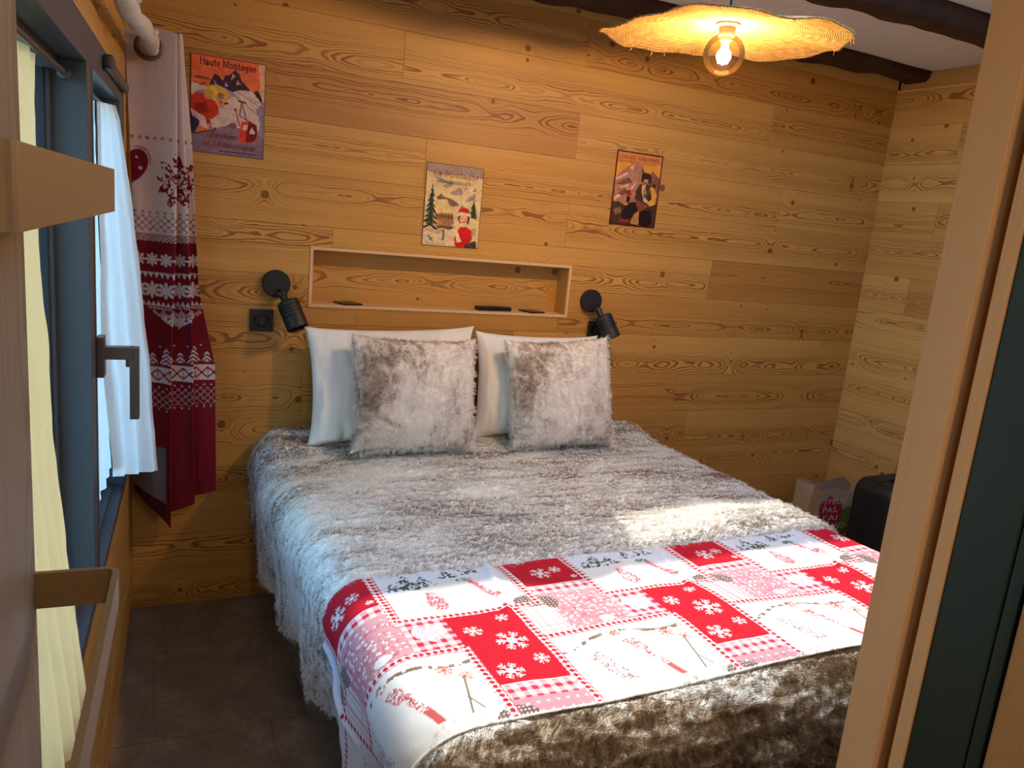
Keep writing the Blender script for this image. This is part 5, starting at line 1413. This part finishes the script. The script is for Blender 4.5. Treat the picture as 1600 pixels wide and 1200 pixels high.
obj('zip_puller', bm, plain('steel', (0.5, 0.5, 0.5), 0.3, 0.9), sc_)

# bag: front-left top corner near (3.12, -0.36, 0.41)
bg = tag(empty('shopping_bag', (3.285, -0.262, 0), -0.04), 'printed paper shopping bag standing in the corner behind the black suitcase', 'bag')
hw, hd, H = 0.165, 0.085, 0.405
M_['kraft'] = plain('kraft_paper', (0.40, 0.29, 0.185), 0.85, var=0.08, scale=40)
bm = bmesh.new(); t_ = 0.0015
def wall(a, b, lean):
    a, b = Vector(a), Vector(b)
    n = 8; rows = []
    for k in range(n+1):
        z = H*k/n; rows.append([bm.verts.new((a.x+(b.x-a.x)*i/6, a.y+(b.y-a.y)*i/6 + lean*math.sin(math.pi*i/6)*(z/H)**2, z + (0.010*math.sin(i*1.3+a.x*40) if k == n else 0))) for i in range(7)])
    for r0, r1 in zip(rows, rows[1:]):
        for i in range(6): bm.faces.new((r0[i], r0[i+1], r1[i+1], r1[i]))
wall((-hw, -hd), (hw, -hd), 0.012); wall((hw, hd), (-hw, hd), -0.02)
o = obj('side', bm, M_['kraft'], bg); md = o.modifiers.new('thickness', 'SOLIDIFY'); md.thickness = 0.002
for sx in (-1, 1):
    bm = bmesh.new(); rows = []
    for k in range(9):
        z = H*k/8; f = (z/H)**1.5
        rows.append([bm.verts.new((sx*(hw-d_*f), y, z)) for y, d_ in ((-hd, 0), (-hd*0.5, 0.02), (0, 0.045), (hd*0.5, 0.02), (hd, 0))])
    for r0, r1 in zip(rows, rows[1:]):
        for i in range(4): bm.faces.new((r0[i], r0[i+1], r1[i+1], r1[i]))
    o = obj('gusset', bm, M_['kraft'], bg); md = o.modifiers.new('thickness', 'SOLIDIFY'); md.thickness = 0.002
obj('base', bx((-hw, -hd, 0), (hw, hd, 0.003)), M_['kraft'], bg)
def rim_loop(y):
    bm = bmesh.new(); tube(bm, [(-0.05, y, H-0.03), (-0.045, y, H+0.035), (-0.02, y, H+0.06), (0.02, y, H+0.06), (0.045, y, H+0.035), (0.05, y, H-0.03)], 0.003, 8); return bm
# print on the front: red blot, a green leaf and white words
def blot(name, cx, cz, rx, rz, mat, y, seed):
    bm = bmesh.new(); n = 40; vs2 = []
    for i in range(n):
        a = 2*math.pi*i/n; k = 1+0.14*math.sin(3*a+seed)+0.08*math.sin(7*a+seed*2)
        vs2.append(bm.verts.new((cx+rx*k*math.cos(a), y, cz+rz*k*math.sin(a))))
    bm.faces.new(vs2); return obj(name, bm, mat, bg)
yf = -hd - 0.0022
blot('red_print', -0.075, 0.255, 0.078, 0.115, plain('bag_red', (0.36, 0.012, 0.03), 0.7), yf, 1.0)
blot('green_print', 0.045, 0.24, 0.055, 0.07, plain('bag_green', (0.10, 0.16, 0.02), 0.7), yf-0.0003, 2.2)
bw = plain('bag_white', (0.62, 0.55, 0.47), 0.7)
for i, (s_, wdt) in enumerate((("J'PEUX", 0.150), ('PAS,', 0.100), ("J'AI", 0.104), ('GRAND', 0.168), ('PLUS', 0.125))):
    link('lettering', flat_text(s_, 0.031, wdt, -0.128, 0.332-0.044*i, yf-0.0008), bw, bg)
